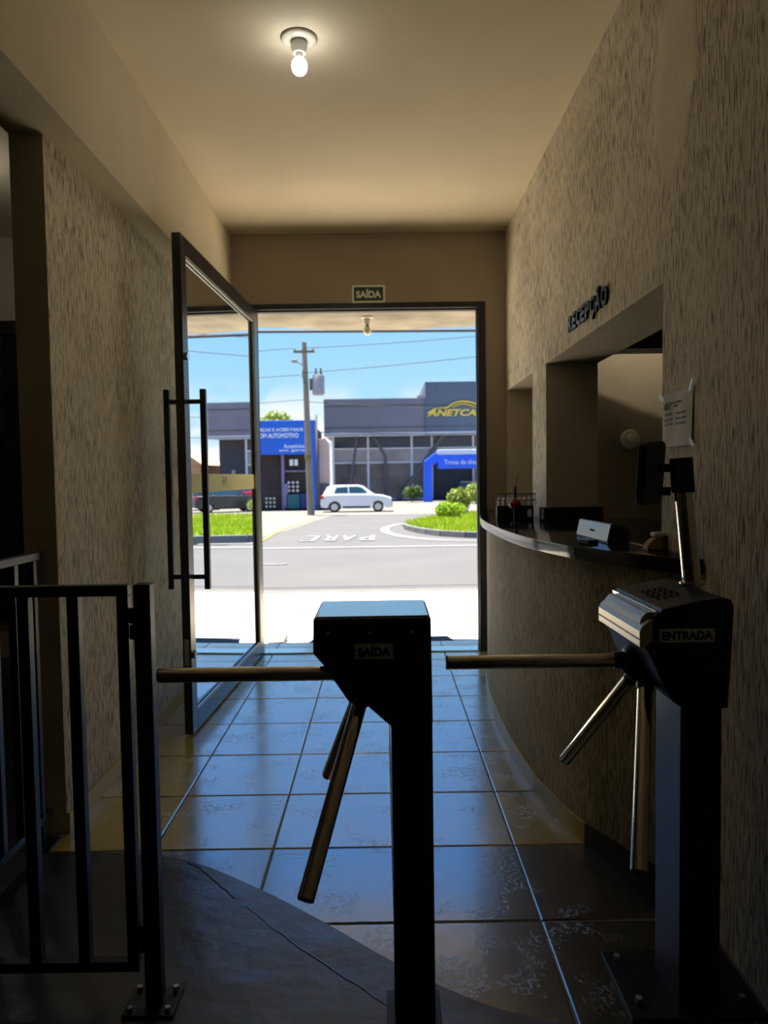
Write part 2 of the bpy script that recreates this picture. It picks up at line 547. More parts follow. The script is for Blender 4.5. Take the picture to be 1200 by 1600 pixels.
def text(name, s, size, mt, M, parent=None, extrude=0.001, bold=0.0, fit=None, fith=None, label=None, shear=0.0, align='CENTER'):
    me = text_mesh(s, size, extrude, bold, align, shear)
    xs = [v.co.x for v in me.vertices]
    ys = [v.co.y for v in me.vertices]
    sx = fit / (max(xs) - min(xs)) if fit else 1
    sy = fith / (max(ys) - min(ys)) if fith else 1
    cx, cy = (max(xs) + min(xs)) / 2, (max(ys) + min(ys)) / 2
    for v in me.vertices:
        v.co.x = (v.co.x - cx) * sx
        v.co.y = (v.co.y - cy) * sy
    me.transform((acc(parent).inverted() if parent is not None else Matrix.Identity(4)) @ M)
    me.materials.append(MATS[mt])
    o = bpy.data.objects.new(name, me)
    COL.objects.link(o)
    if parent is not None: o.parent = parent
    if label: o['label'] = label
    return o

def spline(pts, n=8):
    """Catmull-Rom through pts"""
    P = [Vector(p) for p in pts]
    P = [2 * P[0] - P[1]] + P + [2 * P[-1] - P[-2]]
    out = []
    for i in range(1, len(P) - 2):
        for k in range(n):
            t = k / n
            a, b, c, d = P[i - 1], P[i], P[i + 1], P[i + 2]
            out.append(0.5 * (2 * b + (c - a) * t + (2 * a - 5 * b + 4 * c - d) * t * t + (3 * b - a - 3 * c + d) * t ** 3))
    out.append(P[-2])
    return out

# ------------------------------------------------------------------ key planes of the room
YD = 5.55            # inner face of the entrance wall
ZC = 3.20            # ceiling
XR, XRT = 0.96, 1.26  # right wall face and its far side
XB, XL, XLT = -1.115, -1.235, -1.36   # beam face, left wall face, back of left wall
YLE = 2.74           # near end of the left wall
ZB = 2.645           # underside of the beam, door head
DX0, DX1 = -0.94, 0.775
BACK, FARL, FARR = -2.4, -5.2, 4.2

# ------------------------------------------------------------------ floor
floor = struct('floor', MB().box(XLT, XRT + 0.4, BACK, YD + 0.38, -0.20, -0.004), 'grout', 'tiled entrance hall floor with grey joints between beige and dark tiles')
TX, TY, X0, Y0, J = 0.442, 0.4535, 0.025, 2.597, 0.0035
tile_cache = {}
def floor_tile(x0, x1, y0, y1, mt):
    key = (round(x1 - x0, 4), round(y1 - y0, 4), mt)
    if key not in tile_cache:
        hx, hy = (x1 - x0) / 2, (y1 - y0) / 2
        e = 0.004
        vs = [(-hx, -hy, -.008), (hx, -hy, -.008), (hx, hy, -.008), (-hx, hy, -.008), (-hx, -hy, -.003), (hx, -hy, -.003), (hx, hy, -.003), (-hx, hy, -.003), (-hx + e, -hy + e, 0), (hx - e, -hy + e, 0), (hx - e, hy - e, 0), (-hx + e, hy - e, 0)]
        fs = [(0, 1, 5, 4), (1, 2, 6, 5), (2, 3, 7, 6), (3, 0, 4, 7), (4, 5, 9, 8), (5, 6, 10, 9), (6, 7, 11, 10), (7, 4, 8, 11), (8, 9, 10, 11)]
        me = bpy.data.meshes.new('tile')
        me.from_pydata(vs, [], fs)
        me.materials.append(MATS[mt])
        tile_cache[key] = me
    o = bpy.data.objects.new('tile', tile_cache[key])
    o.location = ((x0 + x1) / 2, (y0 + y1) / 2, random.uniform(-0.0004, 0.0004))
    COL.objects.link(o)
    o.parent = floor
for i in range(-4, 4):
    for j in range(-9, 8):
        x0, x1 = X0 + i * TX + J, X0 + (i + 1) * TX - J
        y0, y1 = Y0 + j * TY + J, Y0 + (j + 1) * TY - J
        x0, x1, y1 = max(x0, XL + 0.004), min(x1, XR - 0.004), min(y1, YD + 0.36)
        if x1 - x0 < 0.02 or y1 - y0 < 0.02 or y1 < 0.6:
            continue
        floor_tile(x0, x1, y0, y1, 'tile_beige' if j >= 0 else 'tile_dark')

edge = spline([(-1.36, 2.60), (-1.172, 2.592), (-0.942, 2.572), (-0.692, 2.508), (-0.412, 2.322), (-0.187, 2.139), (-0.012, 1.982), (0.141, 1.861), (0.265, 1.784), (0.399, 1.727), (0.62, 1.60)], 5)
poly = [(p.x, p.y) for p in edge] + [(0.62, BACK), (FARL, BACK), (FARL, YD), (XLT, YD)]
cem = struct('floor_cement', MB().prism(poly, 2, -0.05, 0.004), 'burnt_cement', 'dark burnt cement floor with a curved edge over the dark tiles')
def crack(pts):
    pts = spline([(x, y, 0.0035) for x, y in pts], 6)
    pts = [(p.x + random.uniform(-.003, .003), p.y + random.uniform(-.003, .003), p.z) for p in pts]
    MB().tube(pts, 0.0028, 5).build('crack_ridge', 'burnt_cement', cem)
crack([(-0.70, 2.50), (-0.659, 2.465), (-0.58, 2.38), (-0.498, 2.281)])
crack([(-0.45, 2.23), (-0.399, 2.186), (-0.339, 2.112), (-0.173, 1.951), (-0.013, 1.801), (0.12, 1.68)])

# ------------------------------------------------------------------ walls, ceiling, beam
struct('ceiling', MB().box(FARL, FARR, BACK, YD + 0.15, ZC, ZC + 0.2), 'ceiling_paint', 'smooth cream ceiling of the entrance hall')
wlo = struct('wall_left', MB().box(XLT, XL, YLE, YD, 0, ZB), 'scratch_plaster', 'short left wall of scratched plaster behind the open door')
wlo.data.materials.append(MATS['wall_paint'])
for p_ in wlo.data.polygons:
    if p_.normal.y < -.9: p_.material_index = 1
struct('trim_1', MB().box(XLT, XB, BACK, YD, ZB, ZC), 'wall_paint', 'smooth painted beam running along the left of the ceiling')
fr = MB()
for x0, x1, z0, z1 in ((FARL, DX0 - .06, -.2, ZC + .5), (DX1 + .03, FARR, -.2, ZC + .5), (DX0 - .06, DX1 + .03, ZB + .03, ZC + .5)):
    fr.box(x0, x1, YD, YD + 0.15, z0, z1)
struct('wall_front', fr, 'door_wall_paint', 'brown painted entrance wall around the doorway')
O1, O2, OZ = (2.475, 4.215), (4.59, 5.49), 2.0
rw = MB()
rw.box(XR, XRT, BACK, O1[0], 0, ZC)
rw.box(XR, XRT, O1[1], O2[0], 0, ZC)
rw.box(XR, XRT, O2[1], YD, 0, ZC)
rw.box(XR, XRT, O1[0], O1[1], OZ, ZC)
rw.box(XR, XRT, O2[0], O2[1], OZ, ZC)
rw.box(XR, XRT, O1[0], O1[1], 0, 1.05)
rw.box(XR, XRT, O2[0], O2[1], 0, 1.05)
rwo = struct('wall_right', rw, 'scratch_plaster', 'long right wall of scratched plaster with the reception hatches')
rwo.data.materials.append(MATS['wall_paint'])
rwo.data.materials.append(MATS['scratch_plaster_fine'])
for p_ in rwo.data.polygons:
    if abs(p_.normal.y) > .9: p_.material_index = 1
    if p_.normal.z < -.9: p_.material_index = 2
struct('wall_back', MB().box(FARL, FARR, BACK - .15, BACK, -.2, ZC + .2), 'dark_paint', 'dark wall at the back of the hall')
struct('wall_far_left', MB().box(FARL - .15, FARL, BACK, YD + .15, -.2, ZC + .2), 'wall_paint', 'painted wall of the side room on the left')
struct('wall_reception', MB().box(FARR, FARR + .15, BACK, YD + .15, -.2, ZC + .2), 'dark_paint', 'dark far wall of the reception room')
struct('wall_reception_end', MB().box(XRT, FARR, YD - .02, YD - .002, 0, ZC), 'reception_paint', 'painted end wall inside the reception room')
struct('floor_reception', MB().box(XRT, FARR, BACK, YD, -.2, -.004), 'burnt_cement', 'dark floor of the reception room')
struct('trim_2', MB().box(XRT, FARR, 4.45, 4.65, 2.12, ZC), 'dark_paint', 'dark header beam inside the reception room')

struct('light_board', MB().prism([(XRT, 4.66), (3.0, 4.66), (3.0, 5.05), (2.2, 5.22), (1.6, 5.36), (XRT, 5.42)], 2, 2.23, 2.27), 'dark_paint', 'added unseen board that cuts the reception light into a band')  # board added out of sight to shade the lower end wall

# curved half wall under the counter
CURVE = spline([(0.965, 2.17), (0.855, 2.351), (0.80, 2.465), (0.734, 2.604), (0.682, 2.818), (0.642, 3.087), (0.622, 3.5), (0.625, 4.0), (0.648, 4.4), (0.71, 4.9), (0.80, 5.35), (0.85, 5.548)], 6)
def offset_curve(d):
    out = []
    for i, p in enumerate(CURVE):
        t = (CURVE[min(i + 1, len(CURVE) - 1)] - CURVE[max(i - 1, 0)]).normalized()
        out.append((p.x - t.y * d, p.y + t.x * d))     # towards the hall
    return out
inner = [(p.x, p.y) for p in CURVE]
wc = MB()
cv = [(x, y) for x, y in inner]
n = len(cv)
wc.prism(cv + [(XR - .002, 5.548), (XR - .002, 2.18)], 2, 0.0, 1.045)
wc.s = [len(f_) == 4 for f_ in wc.f]
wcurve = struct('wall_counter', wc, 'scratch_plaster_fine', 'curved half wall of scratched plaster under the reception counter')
# counter top
outl = offset_curve(0.045)
k0 = next(i for i, p in enumerate(outl) if p[0] < XR - .004)
top_poly = [(XR - .004, outl[k0][1])] + outl[k0:-1] + [(0.81, 5.545), (1.50, 5.52)] + [(1.50, O1[0] + .01), (XR + .005, O1[0] + .01), (XR - .004, O1[0] + .01)]
ct = thing('reception_counter_top', 'black polished granite counter top with a curved front edge', 'counter', (0.9, 3.6, 1.05))
top_poly = [p for p in top_poly if not (p[0] < XR and p[1] > 5.546)]
a = MB()
front = [(XR - .004, outl[k0][1])] + [p for p in outl[k0:] if p[1] < 5.54] + [(0.80, 5.54)]
slab_poly = front + [(XR - .003, 5.54), (XR - .003, outl[k0][1])]
a.prism(slab_poly, 2, 1.055, 1.10)
a.build('slab', 'granite_black', ct, bevel=0.020, world=True, segs=5, smooth=True)
for (y0, y1) in (O1, O2):
    MB().box(XR - .002, 1.50 if y0 < 3 else XRT + .1, y0 + .002, y1 - .002, 1.0555, 1.0995).build('ledge', 'granite_black', ct, world=True)

# skirtings, piece by piece
def skirt_pieces(path, name, parent_label, z1=0.078, th=0.010, step=0.447, split=None, mats=('skirting_beige', 'skirting_dark')):
    root = None
    # resample by length
    L = [0.0]
    for p, q in zip(path, path[1:]):
        L.append(L[-1] + math.hypot(q[0] - p[0], q[1] - p[1]))
    def at(s):
        for i in range(len(L) - 1):
            if s <= L[i + 1]:
                t = (s - L[i]) / max(1e-9, L[i + 1] - L[i])
                return (path[i][0] + (path[i + 1][0] - path[i][0]) * t, path[i][1] + (path[i + 1][1] - path[i][1]) * t)
        return path[-1]
    cuts = []
    s = 0.0
    if split is not None:
        s0 = next(L[i] + (split - path[i][1]) / (path[i + 1][1] - path[i][1]) * (L[i + 1] - L[i]) for i in range(len(path) - 1) if path[i][1] <= split <= path[i + 1][1])
        s = s0 - math.ceil(s0 / step) * step
    while s < L[-1]:
        cuts.append((max(0, s), min(L[-1], s + step)))
        s += step
    root = bpy.data.objects.new(name, None)
    COL.objects.link(root)
    root['kind'] = 'structure'
    root['label'] = parent_label
    for s0, s1 in cuts:
        if s1 - s0 < 0.02: continue
        m = max(2, int((s1 - s0) / 0.05))
        pts = [at(s0 + 0.0012 + (s1 - s0 - 0.0024) * i / m) for i in range(m + 1)]
        offs = []
        for i, p in enumerate(pts):
            q0, q1 = pts[max(0, i - 1)], pts[min(m, i + 1)]
            d = math.hypot(q1[0] - q0[0], q1[1] - q0[1])
            offs.append((p[0] - (q1[1] - q0[1]) / d * th, p[1] + (q1[0] - q0[0]) / d * th))
        dark = split is not None and (pts[0][1] + pts[-1][1]) / 2 < split
        MB().prism(pts + offs[::-1], 2, 0.0, z1).build('skirting_tile', mats[1] if dark else mats[0], root, bevel=0.0015)
    return root
skirt_pieces([(p.x - .001, p.y) for p in CURVE], 'baseboard_right', 'tile skirting around the foot of the curved counter wall', split=Y0)
skirt_pieces([(XL + .001, y) for y in (YD - .01, 4.5, 3.5, YLE)][::1], 'baseboard_left', 'mustard tile skirting along the left wall', th=0.010)

# ------------------------------------------------------------------ doorway: frame, leaf, sill
dfm = MB()
FY0, FY1 = YD - 0.012, YD + 0.10
dfm.box(DX1 - .028, DX1 + .030, FY0, FY1, 0, ZB + .03)
dfm.box(DX0 - .058, DX0 + .0, FY0, FY1, 0, ZB + .03)
dfm.box(DX0, DX1 - .028, FY0, FY1, ZB - .012, ZB + .03)
dfo = struct('trim_3', dfm, 'black_frame', 'black metal frame of the entrance doorway', bevel=0.003)
MB().box(DX0, DX1 - .028, FY0 + .04, FY1 - .02, ZB - .022, ZB - .012).build('frame_bead', 'black_metal', dfo)
MB().box(DX1 - .036, DX1 - .028, FY0 + .04, FY1 - .02, 0, ZB - .012).build('frame_bead', 'black_metal', dfo)
MB().cyl((DX1 - .03, FY0 + .06, 1.47), (DX1 - .042, FY0 + .06, 1.47), .013, 12).build('strike_stud', 'steel', dfo)

HX, HY, LW, TH = -0.928, 5.52, 1.755, 0.045       # hinge, leaf width, thickness
ang = math.radians(-90 - 2.8)
door = bpy.data.objects.new('door_1', None)
door.location = (HX, HY, 0)
door.rotation_euler = (0, 0, ang)
COL.objects.link(door)
tag(door, 'black framed glass entrance door standing open into the hall', 'door', kind='structure')
# local: x along the leaf from the hinge, +y is the hall side, z up
Z0, Z1, ST = 0.012, ZB - 0.02, 0.085
MB().box(LW - ST, LW, -TH, 0, Z0, Z1).build('lock_stile', 'black_frame', door, bevel=.002)
MB().box(0, ST, -TH, 0, Z0, Z1).build('hinge_stile', 'black_frame', door, bevel=.002)
MB().box(ST, LW - ST, -TH, 0, Z1 - .095, Z1).build('top_rail', 'black_frame', door, bevel=.002)
MB().box(ST, LW - ST, -TH, 0, Z0, Z0 + .10).build('bottom_rail', 'black_frame', door, bevel=.002)
gb = MB()
gz0, gz1 = Z0 + .10, Z1 - .095
for (x0, x1, z0, z1) in ((ST, LW - ST, gz0, gz0 + .012), (ST, LW - ST, gz1 - .012, gz1), (ST, ST + .012, gz0 + .012, gz1 - .012), (LW - ST - .012, LW - ST, gz0 + .012, gz1 - .012)):
    gb.box(x0, x1, -.016, -.004, z0, z1)
gb.build('glazing_bead', 'silver_plastic', door)
MB().add([(ST, -.022, gz0), (LW - ST, -.022, gz0), (LW - ST, -.022, gz1), (ST, -.022, gz1)], [(0, 1, 2, 3)]).build('glass_pane', 'door_glass', door)
fl = MB().box(ST, LW - ST, -.0212, -.0205, 1.285, 1.392).build('film_band', 'film_yellow', door, label='mustard film band across the door glass')
Mf = axes((0.93, -.0195, 1.350), (-1, 0, 0), (0, 0, 1))
text('logo_mark', 'BR', 0.07, 'film_grey', acc(door) @ Mf, door, extrude=.0003, fit=.12, fith=.05, label='small grey initials on the film band')
MB().box(.86, 1.0, -.0200, -.0192, 1.313, 1.316).build('logo_rule', 'film_grey', door)
for s in (1, -1):
    y = 0.075 if s > 0 else -TH - 0.075
    hb = MB().box(LW - .095, LW - .065, y - .015, y + .015, .775, 1.835).build('pull_handle', 'black_metal', door, bevel=.003)
    for z in (.84, 1.77):
        MB().cyl((LW - .08, y, z), (LW - .08, 0 if s > 0 else -TH, z), .0125, 12).build('handle_standoff', 'black_metal', hb)
for z, nm in ((2.02, 'upper_lock'), (.45, 'lower_lock')):
    lk = MB().box(LW - .0008, LW + .0015, -TH + .010, -.010, z - .07, z + .07).build(nm, 'silver_plastic' if z < 1 else 'grey_column', door)
    MB().cyl((LW - .045, 0, z - .02), (LW - .045, .014, z - .02), .022, 16).build('lock_cylinder', 'steel', lk)
struct('door_sill', MB().box(DX0, DX1 - .03, YD - .01, YD + .13, -.004, .010), 'steel', 'low metal sill across the doorway', bevel=.002)

# ------------------------------------------------------------------ left side room window
wl = bpy.data.objects.new('window_1', None)
wl.location = (-2.9, YD, 0.3)
COL.objects.link(wl)
tag(wl, 'dark tinted window with a black frame in the left side room', kind='structure')
wf = MB()
for x0, x1, z0, z1 in ((-4.3, -1.4, 2.47, 2.57), (-4.3, -1.4, 1.60, 1.66), (-4.3, -1.4, .3, .4), (-4.3, -4.2, .4, 2.47), (-2.9, -2.84, .4, 2.47), (-1.5, -1.4, .4, 2.47)):
    wf.box(x0, x1, YD - .05, YD - .002, z0, z1)
wf.build('window_frame', 'black_frame', wl, world=True)
for x0, x1 in ((-4.2, -2.9), (-2.84, -1.5)):
    for z0, z1 in ((.4, 1.6), (1.66, 2.47)):
        MB().box(x0, x1, YD - .025, YD - .010, z0, z1).build('pane', 'dark_glass', wl, world=True)

# ------------------------------------------------------------------ ceiling lamps
def bulb_lamp(loc, lit, label, r=.073, bulb='bulb_lit'):
    t = thing('ceiling_lamp', label, 'lamp', loc)
    MB().lathe([(0, 0), (r, 0), (r, -.010), (r - .010, -.016), (.032, -.016), (.032, -.030), (.035, -.036), (.031, -.046), (.026, -.062), (.020, -.062), (0, -.062)], (0, 0, 0), 28).build('rose', 'porcelain', t)
    MB().cyl((0, 0, -.060), (0, 0, -.082), .018, 20, .0155).build('lamp_cap', 'socket_grey', t)
    prof = [(.015, -.079)]
    for k in range(1, 13):
        a = math.pi * k / 12
        prof.append((max(.0005, .0335 * math.sin(a) ** .85 if k < 12 else .0005), -.114 + .036 * math.cos(a)))
    MB().lathe(prof, (0, 0, 0), 24).build('bulb', bulb if lit else 'bulb_off', t)
    return t
bulb_lamp((-0.320, 3.125, ZC), True, 'lit bulb in a round white holder on the hall ceiling')
bulb_lamp((1.95, 4.78, ZC), True, 'added unseen bulb behind the dark header beam that lights the reception end wall', bulb='bulb_added_reception')  # hidden bulb added for the light band on the end wall
bulb_lamp((-2.5, 4.1, ZC), True, 'added unseen bulb that lights the ceiling of the left side room', bulb='bulb_added_side')  # out-of-view bulb added to brighten the side room ceiling

# ------------------------------------------------------------------ signs and notices on the walls
sg = thing('exit_sign', 'green exit sign with pale lettering above the doorway', 'sign', (-0.078, YD - .004, 2.742))
MB().box(-.125, .125, -.004, .003, -.066, .066).build('sign_border', 'sign_white', sg, bevel=.001)
MB().box(-.110, .110, -.006, -.0035, -.051, .051).build('sign_plate', 'sign_green', sg)
text('sign_text', 'SAÍDA', .07, 'sign_white', axes((-0.078, YD - .011, 2.745), (1, 0, 0), (0, 0, 1)), sg, .0005, .0028, fit=.19, fith=.066)

rl = thing('reception_lettering', 'black raised letters over the reception hatch', 'lettering', (XR, 3.36, 2.06))
word, span = 'RECEPÇÃO', (3.68, 3.045)
adv = [1.05, .95, 1.0, .95, 1.0, 1.05, 1.1, 1.15]
tot = sum(adv)
u = 0
for ch, wd in zip(word, adv):
    yc = span[0] + (span[1] - span[0]) * (u + wd / 2) / tot
    u += wd
    hh = .078 + (.022 if ch == 'Ç' else 0) + (.020 if ch == 'Ã' else 0)
    zz = 2.110 + (-.011 if ch == 'Ç' else 0) + (.010 if ch == 'Ã' else 0)
    text('letter', ch, .1, 'letter_black', axes((XR - .007, yc, zz), (0, -1, 0), (0, 0, 1)), rl, .006, .003, fit=abs(span[1] - span[0]) * wd / tot * .84, fith=hh)

nt_ = thing('paper_notice', 'white printed paper taped to the scratched right wall', 'notice', (XR, 2.33, 1.54))
PY0, PY1, PZ0, PZ1 = 2.452, 2.225, 1.445, 1.622
gx, gz_ = 10, 8
pv = []
for j in range(gz_ + 1):
    for i in range(gx + 1):
        u, v = i / gx, j / gz_
        bulge = .004 + .004 * math.sin(u * 9 + 1) * (.4 + .6 * v) + .004 * (1 - v) * u
        pv.append((XR - bulge - .001, PY0 + (PY1 - PY0) * u, PZ0 + (PZ1 - PZ0) * v))
pf = [(j * (gx + 1) + i, j * (gx + 1) + i + 1, (j + 1) * (gx + 1) + i + 1, (j + 1) * (gx + 1) + i) for j in range(gz_) for i in range(gx)]
MB().add(pv, pf, True).build('paper_sheet', 'paper', nt_, world=True)
def paper_text(s, u, v, wd, ht, nm='print_line'):
    y, z = PY0 + (PY1 - PY0) * u, PZ0 + (PZ1 - PZ0) * v
    text(nm, s, .02, 'ink', axes((XR - .0125, y, z), (0, -1, 0), (0, 0, 1)), nt_, .0002, .0003, fit=wd, fith=ht)
paper_text('HORÁRIO DE FECHAMENTO', .52, .80, .10, .009)
paper_text('CARNAVAL', .52, .735, .035, .008)
for k, v in enumerate((.60, .505, .41)):
    paper_text(('Sexta 13 as 22h', 'Sabado 14 as 12h', 'Segunda 16 as 12h')[k], .27, v, .062, .008)
    paper_text(('aberto normal', 'aberto normal', 'fechado')[k], .70, v, .075, .008)
lm = MB()
for (u, v, r) in ((.16, .77, .008), (.20, .80, .007), (.13, .735, .006), (.17, .71, .008), (.21, .75, .005)):
    y, z = PY0 + (PY1 - PY0) * u, PZ0 + (PZ1 - PZ0) * v
    lm.cyl((XR - .0128, y, z), (XR - .0124, y, z), r, 7)
lm.build('print_emblem', 'ink', nt_, world=True)
for (y, z, a) in ((2.456, 1.612, 35), (2.222, 1.628, -55), (2.215, 1.452, 40)):
    M = Matrix.Translation((XR - .011, y, z)) @ Matrix.Rotation(math.radians(a), 4, 'X')
    MB().box(-.0006, .0006, -.021, .021, -.0075, .0075, M).build('tape', 'clear_tape', nt_, world=True)

# wall disc in the reception
wd_ = thing('wall_rose', 'pale round ceiling rose on the dark reception end wall', 'fixture', (1.90, YD - .02, 1.62))
MB().add([], []).cyl((0, 0, 0), (0, -.018, 0), .074, 28, .066).build('disc', 'porcelain', wd_)
MB().cyl((0, -.018, 0), (0, -.05, 0), .034, 20, .028).build('socket', 'porcelain', wd_)

# ------------------------------------------------------------------ things on the counter
CZ = 1.10
ob = thing('desk_organizer', 'black box with a wire rack of little white jars at the counter end', 'organizer', (0.775, 4.22, CZ), math.radians(-6))
MB().box(-.105, .105, -.05, .05, 0, .082).build('box_body', 'black_plastic', ob, bevel=.003)
MB().box(.070, .092, -.0515, -.0500, .018, .062).build('box_glint', 'card_white', ob)  # pale plate painted in for light reflected on the box end
rk = MB()
for z in (.150, .115):
    rk.tube([(-.108, -.05, z), (.118, -.05, z), (.118, .05, z), (-.108, .05, z), (-.108, -.05, z)], .0022, 6)
for k in range(10):
    x = -.105 + k * .0245
    rk.cyl((x, -.05, .08), (x, -.05, .150), .0014, 6)
    rk.cyl((x, .05, .08), (x, .05, .150), .0014, 6)
rk.build('wire_rack', 'wire_dark', ob)
for k in range(7):
    for r_ in range(2):
        x, y = -.088 + k * .029, -.026 + .050 * r_
        MB().lathe([(0, .082), (.011, .082), (.0115, .118), (.006, .124), (.006, .131), (0, .131)], (x, y, 0), 10).build('jar', 'jar_white', ob)
ks = thing('pen_stand', 'red round pen holder with a black pen on a thin stem', 'pen holder', (0.70, 3.80, CZ))
MB().lathe([(0, 0), (.024, 0), (.024, .006), (.008, .010), (.007, .085), (0, .085)], (0, 0, 0), 16).build('stem', 'black_plastic', ks)
MB().lathe([(0.002, .080), (.020, .084), (.031, .098), (.032, .112), (.022, .128), (.010, .136), (0.001, .137)], (0, 0, 0), 18).build('holder', 'lid_red', ks)
MB().tube([(0, 0, .13), (.001, 0, .175), (.004, .002, .20)], .007, 8).build('pen', 'black_plastic', ks)
MB().tube([(.003, .001, .19), (.008, .003, .23), (.020, .006, .262)], .002, 6).build('feather', 'wire_dark', ks)
sb = thing('storage_box', 'long low black box beside the hatch pillar', 'box', (1.06, 4.06, CZ))
MB().box(-.16, .17, -.055, .07, 0, .075).build('box_body', 'black_plastic', sb, bevel=.003)
st = MB().box(-.1615, -.160, -.035, .01, .012, .066).build('box_glint', 'card_white', sb)  # reflection on this box end, put in as a pale plate
MB().box(-.1622, -.1612, -.030, .005, .035, .043).build('glint_bar', 'crate_navy', st)
cs = thing('card_display', 'long low black stand with a glossy white sloped front', 'display', (0.86, 2.85, CZ), math.radians(2))
MB().prism([(-.035, 0), (.045, 0), (.045, .050), (.030, .066), (-.018, .074)], 1, -.19, .19).build('wedge', 'black_plastic', cs, bevel=.002)
Mc = axes((-.0280, 0, .040), (0, -1, 0), (.017, 0, .074))
MB().box(-.185, .185, -.032, .032, 0, .0015, Mc).build('white_front', 'card_gloss', cs)
MB().box(-.03, .03, -.006, .002, .0015, .0020, Mc).build('front_print', 'ink', cs)
cb = thing('card_reader', 'flat little black card reader before the white sloped front', 'card reader', (0.765, 2.68, CZ), math.radians(20))
MB().box(-.022, .022, -.036, .036, 0, .016).build('reader_body', 'black_plastic', cb, bevel=.004)
MB().box(-.016, .016, .002, .030, .016, .0168).build('reader_screen', 'dark_glass', cb)
td = thing('tape_dispenser', 'small tape dispenser with a pale bar at the near end of the hatch', 'dispenser', (0.945, 2.44, CZ), math.radians(8))
pr_ = [(.055 * math.cos(a) - .005, .045 * math.sin(a)) for a in [math.pi * k / 10 for k in range(11)]]
MB().prism(pr_, 1, -.016, .016).build('tape_core', 'kraft', td, bevel=.002)
MB().prism([(.0, 0), (.062, 0), (.062, .04), (.0, .050)], 1, -.022, -.0165).build('side_plate', 'felt_green', td)
MB().box(-.032, .068, -.018, .018, .044, .060).build('top_bar', 'card_white', td, bevel=.005)
MB().box(-.06, .066, -.024, .024, 0, .004).build('foot', 'black_plastic', td)

# ------------------------------------------------------------------ turnstiles
AX = Vector((-1, 0, -1)).normalized()
ARMS = [Vector((-1, 0, 0)), Vector((-.25, -.6124, -.75)), Vector((-.25, .6124, -.75))]
def tripod(root, hub, L=.52):
    """hub = apex in root space: rotor cone, three polished arms"""
    hub = Vector(hub)
    MB().cyl(hub - AX * .055, hub + AX * .02, .062, 28, .060).cyl(hub + AX * .02, hub + AX * .062, .060, 28, .030).build('rotor', 'black_plastic', root, bevel=.0)
    for d in ARMS:
        am = MB().cyl(hub + d * .035, hub + d * (L - .004), .0185, 24).build('arm', 'steel', root)
        MB().cyl(hub + d * (L - .004), hub + d * L, .0187, 24, .0165).build('arm_cap', 'black_plastic', am)
        MB().cyl(hub + d * .03, hub + d * .085, .0235, 20, .021).build('arm_collar', 'black_plastic', am)

# exit turnstile (SAIDA); built in world coordinates, empty at its foot
sx = thing('exit_turnstile', 'black tripod turnstile in the middle of the hall labelled for the way out', 'turnstile', (0.066, 1.75, 0))
Yf, Yb = 1.66, 1.885
prof = [(-.163, 1.034), (-.165, .952), (-.141, .924), (-.083, .836), (-.058, .824), (-.042, .828), (.010, .781), (.112, .781), (.110, 1.034)]
MB().prism(prof, 1, Yf, Yb).build('housing', 'black_metal', sx, bevel=.004, world=True)
MB().box(-.158, .105, Yf + .006, Yb - .006, 1.0335, 1.0375).build('lid', 'top_panel', sx, bevel=.0015, world=True)
MB().box(.015, .111, Yf + .002, Yb - .05, 0.008, .79).build('column', 'black_metal', sx, bevel=.003, world=True)
MB().box(-.005, .131, Yf - .05, Yb - .045, 0.004, .012).build('base_plate', 'black_metal', sx, bevel=.002, world=True)
for x in (.02, .106):
    MB().cyl((x, Yf - .025, .012), (x, Yf - .025, .022), .009, 6, smooth=False).build('anchor_bolt', 'bolt_zinc', sx, world=True)
for x in (-.128, -.032, .065):
    MB().cyl((x, Yf - .0012, 1.0), (x, Yf + .001, 1.0), .0035, 10).build('screw', 'bolt_zinc', sx, world=True)
MB().cyl((.013, Yf + .05, .765), (.016, Yf + .05, .765), .006, 10).build('screw', 'bolt_zinc', sx, world=True)
lb = MB().box(-.068, .021, Yf - .0012, Yf + .001, .938, .974).build('label_plate', 'label_grey', sx, world=True, label='grey label with black lettering')
text('label_text', 'SAÍDA', .03, 'label_ink', axes((-.0225, Yf - .0016, .957), (1, 0, .02), (-.02, 0, 1)), lb, .0002, .0016, fit=.076, fith=.027)
cur = Vector((0.066, 1.75, 0))
tripod(sx, Vector((-.040, 1.772, .876)) - cur)

# entry turnstile (ENTRADA)
ex = thing('entry_turnstile', 'black tripod turnstile against the right wall with a silver display head', 'turnstile', (0.775, 1.83, 0))
Yf, Yb = 1.70, 2.03
prof = [(.622, .944), (.634, .925), (.668, .850), (.690, .812), (.715, .795), (.822, .795), (.834, 1.030), (.834, 1.046), (.806, 1.058), (.74, 1.049), (.662, 1.032), (.645, 1.02), (.622, .99)]
MB().prism(prof, 1, Yf + .002, Yb - .002).build('housing', 'black_plastic', ex, bevel=.004, world=True)
cov = [(.655, 1.026), (.662, 1.037), (.74, 1.054), (.806, 1.063), (.826, 1.056), (.826, 1.040), (.806, 1.050), (.74, 1.041)]
cv_ = MB().prism(cov, 1, Yf - .001, Yb + .001).build('cover', 'black_metal', ex, bevel=.0015, world=True)
hd = [(.609, .944), (.609, .984), (.615, .996), (.628, 1.008), (.640, 1.012), (.640, .962), (.622, .944)]
MB().prism(hd, 1, Yf, Yb).build('display_head', 'silver_plastic', ex, bevel=.003, world=True)
MB().box(.6078, .6092, Yf + .004, Yb - .004, .9625, .9655).build('head_seam', 'black_plastic', ex, world=True)
dl = [(.614, .990), (.620, 1.012), (.634, 1.026), (.648, 1.026), (.648, .995), (.630, .985)]
MB().prism(dl, 1, Yf + .022, Yb - .022).build('display_lens', 'silver_plastic', ex, bevel=.003, world=True)
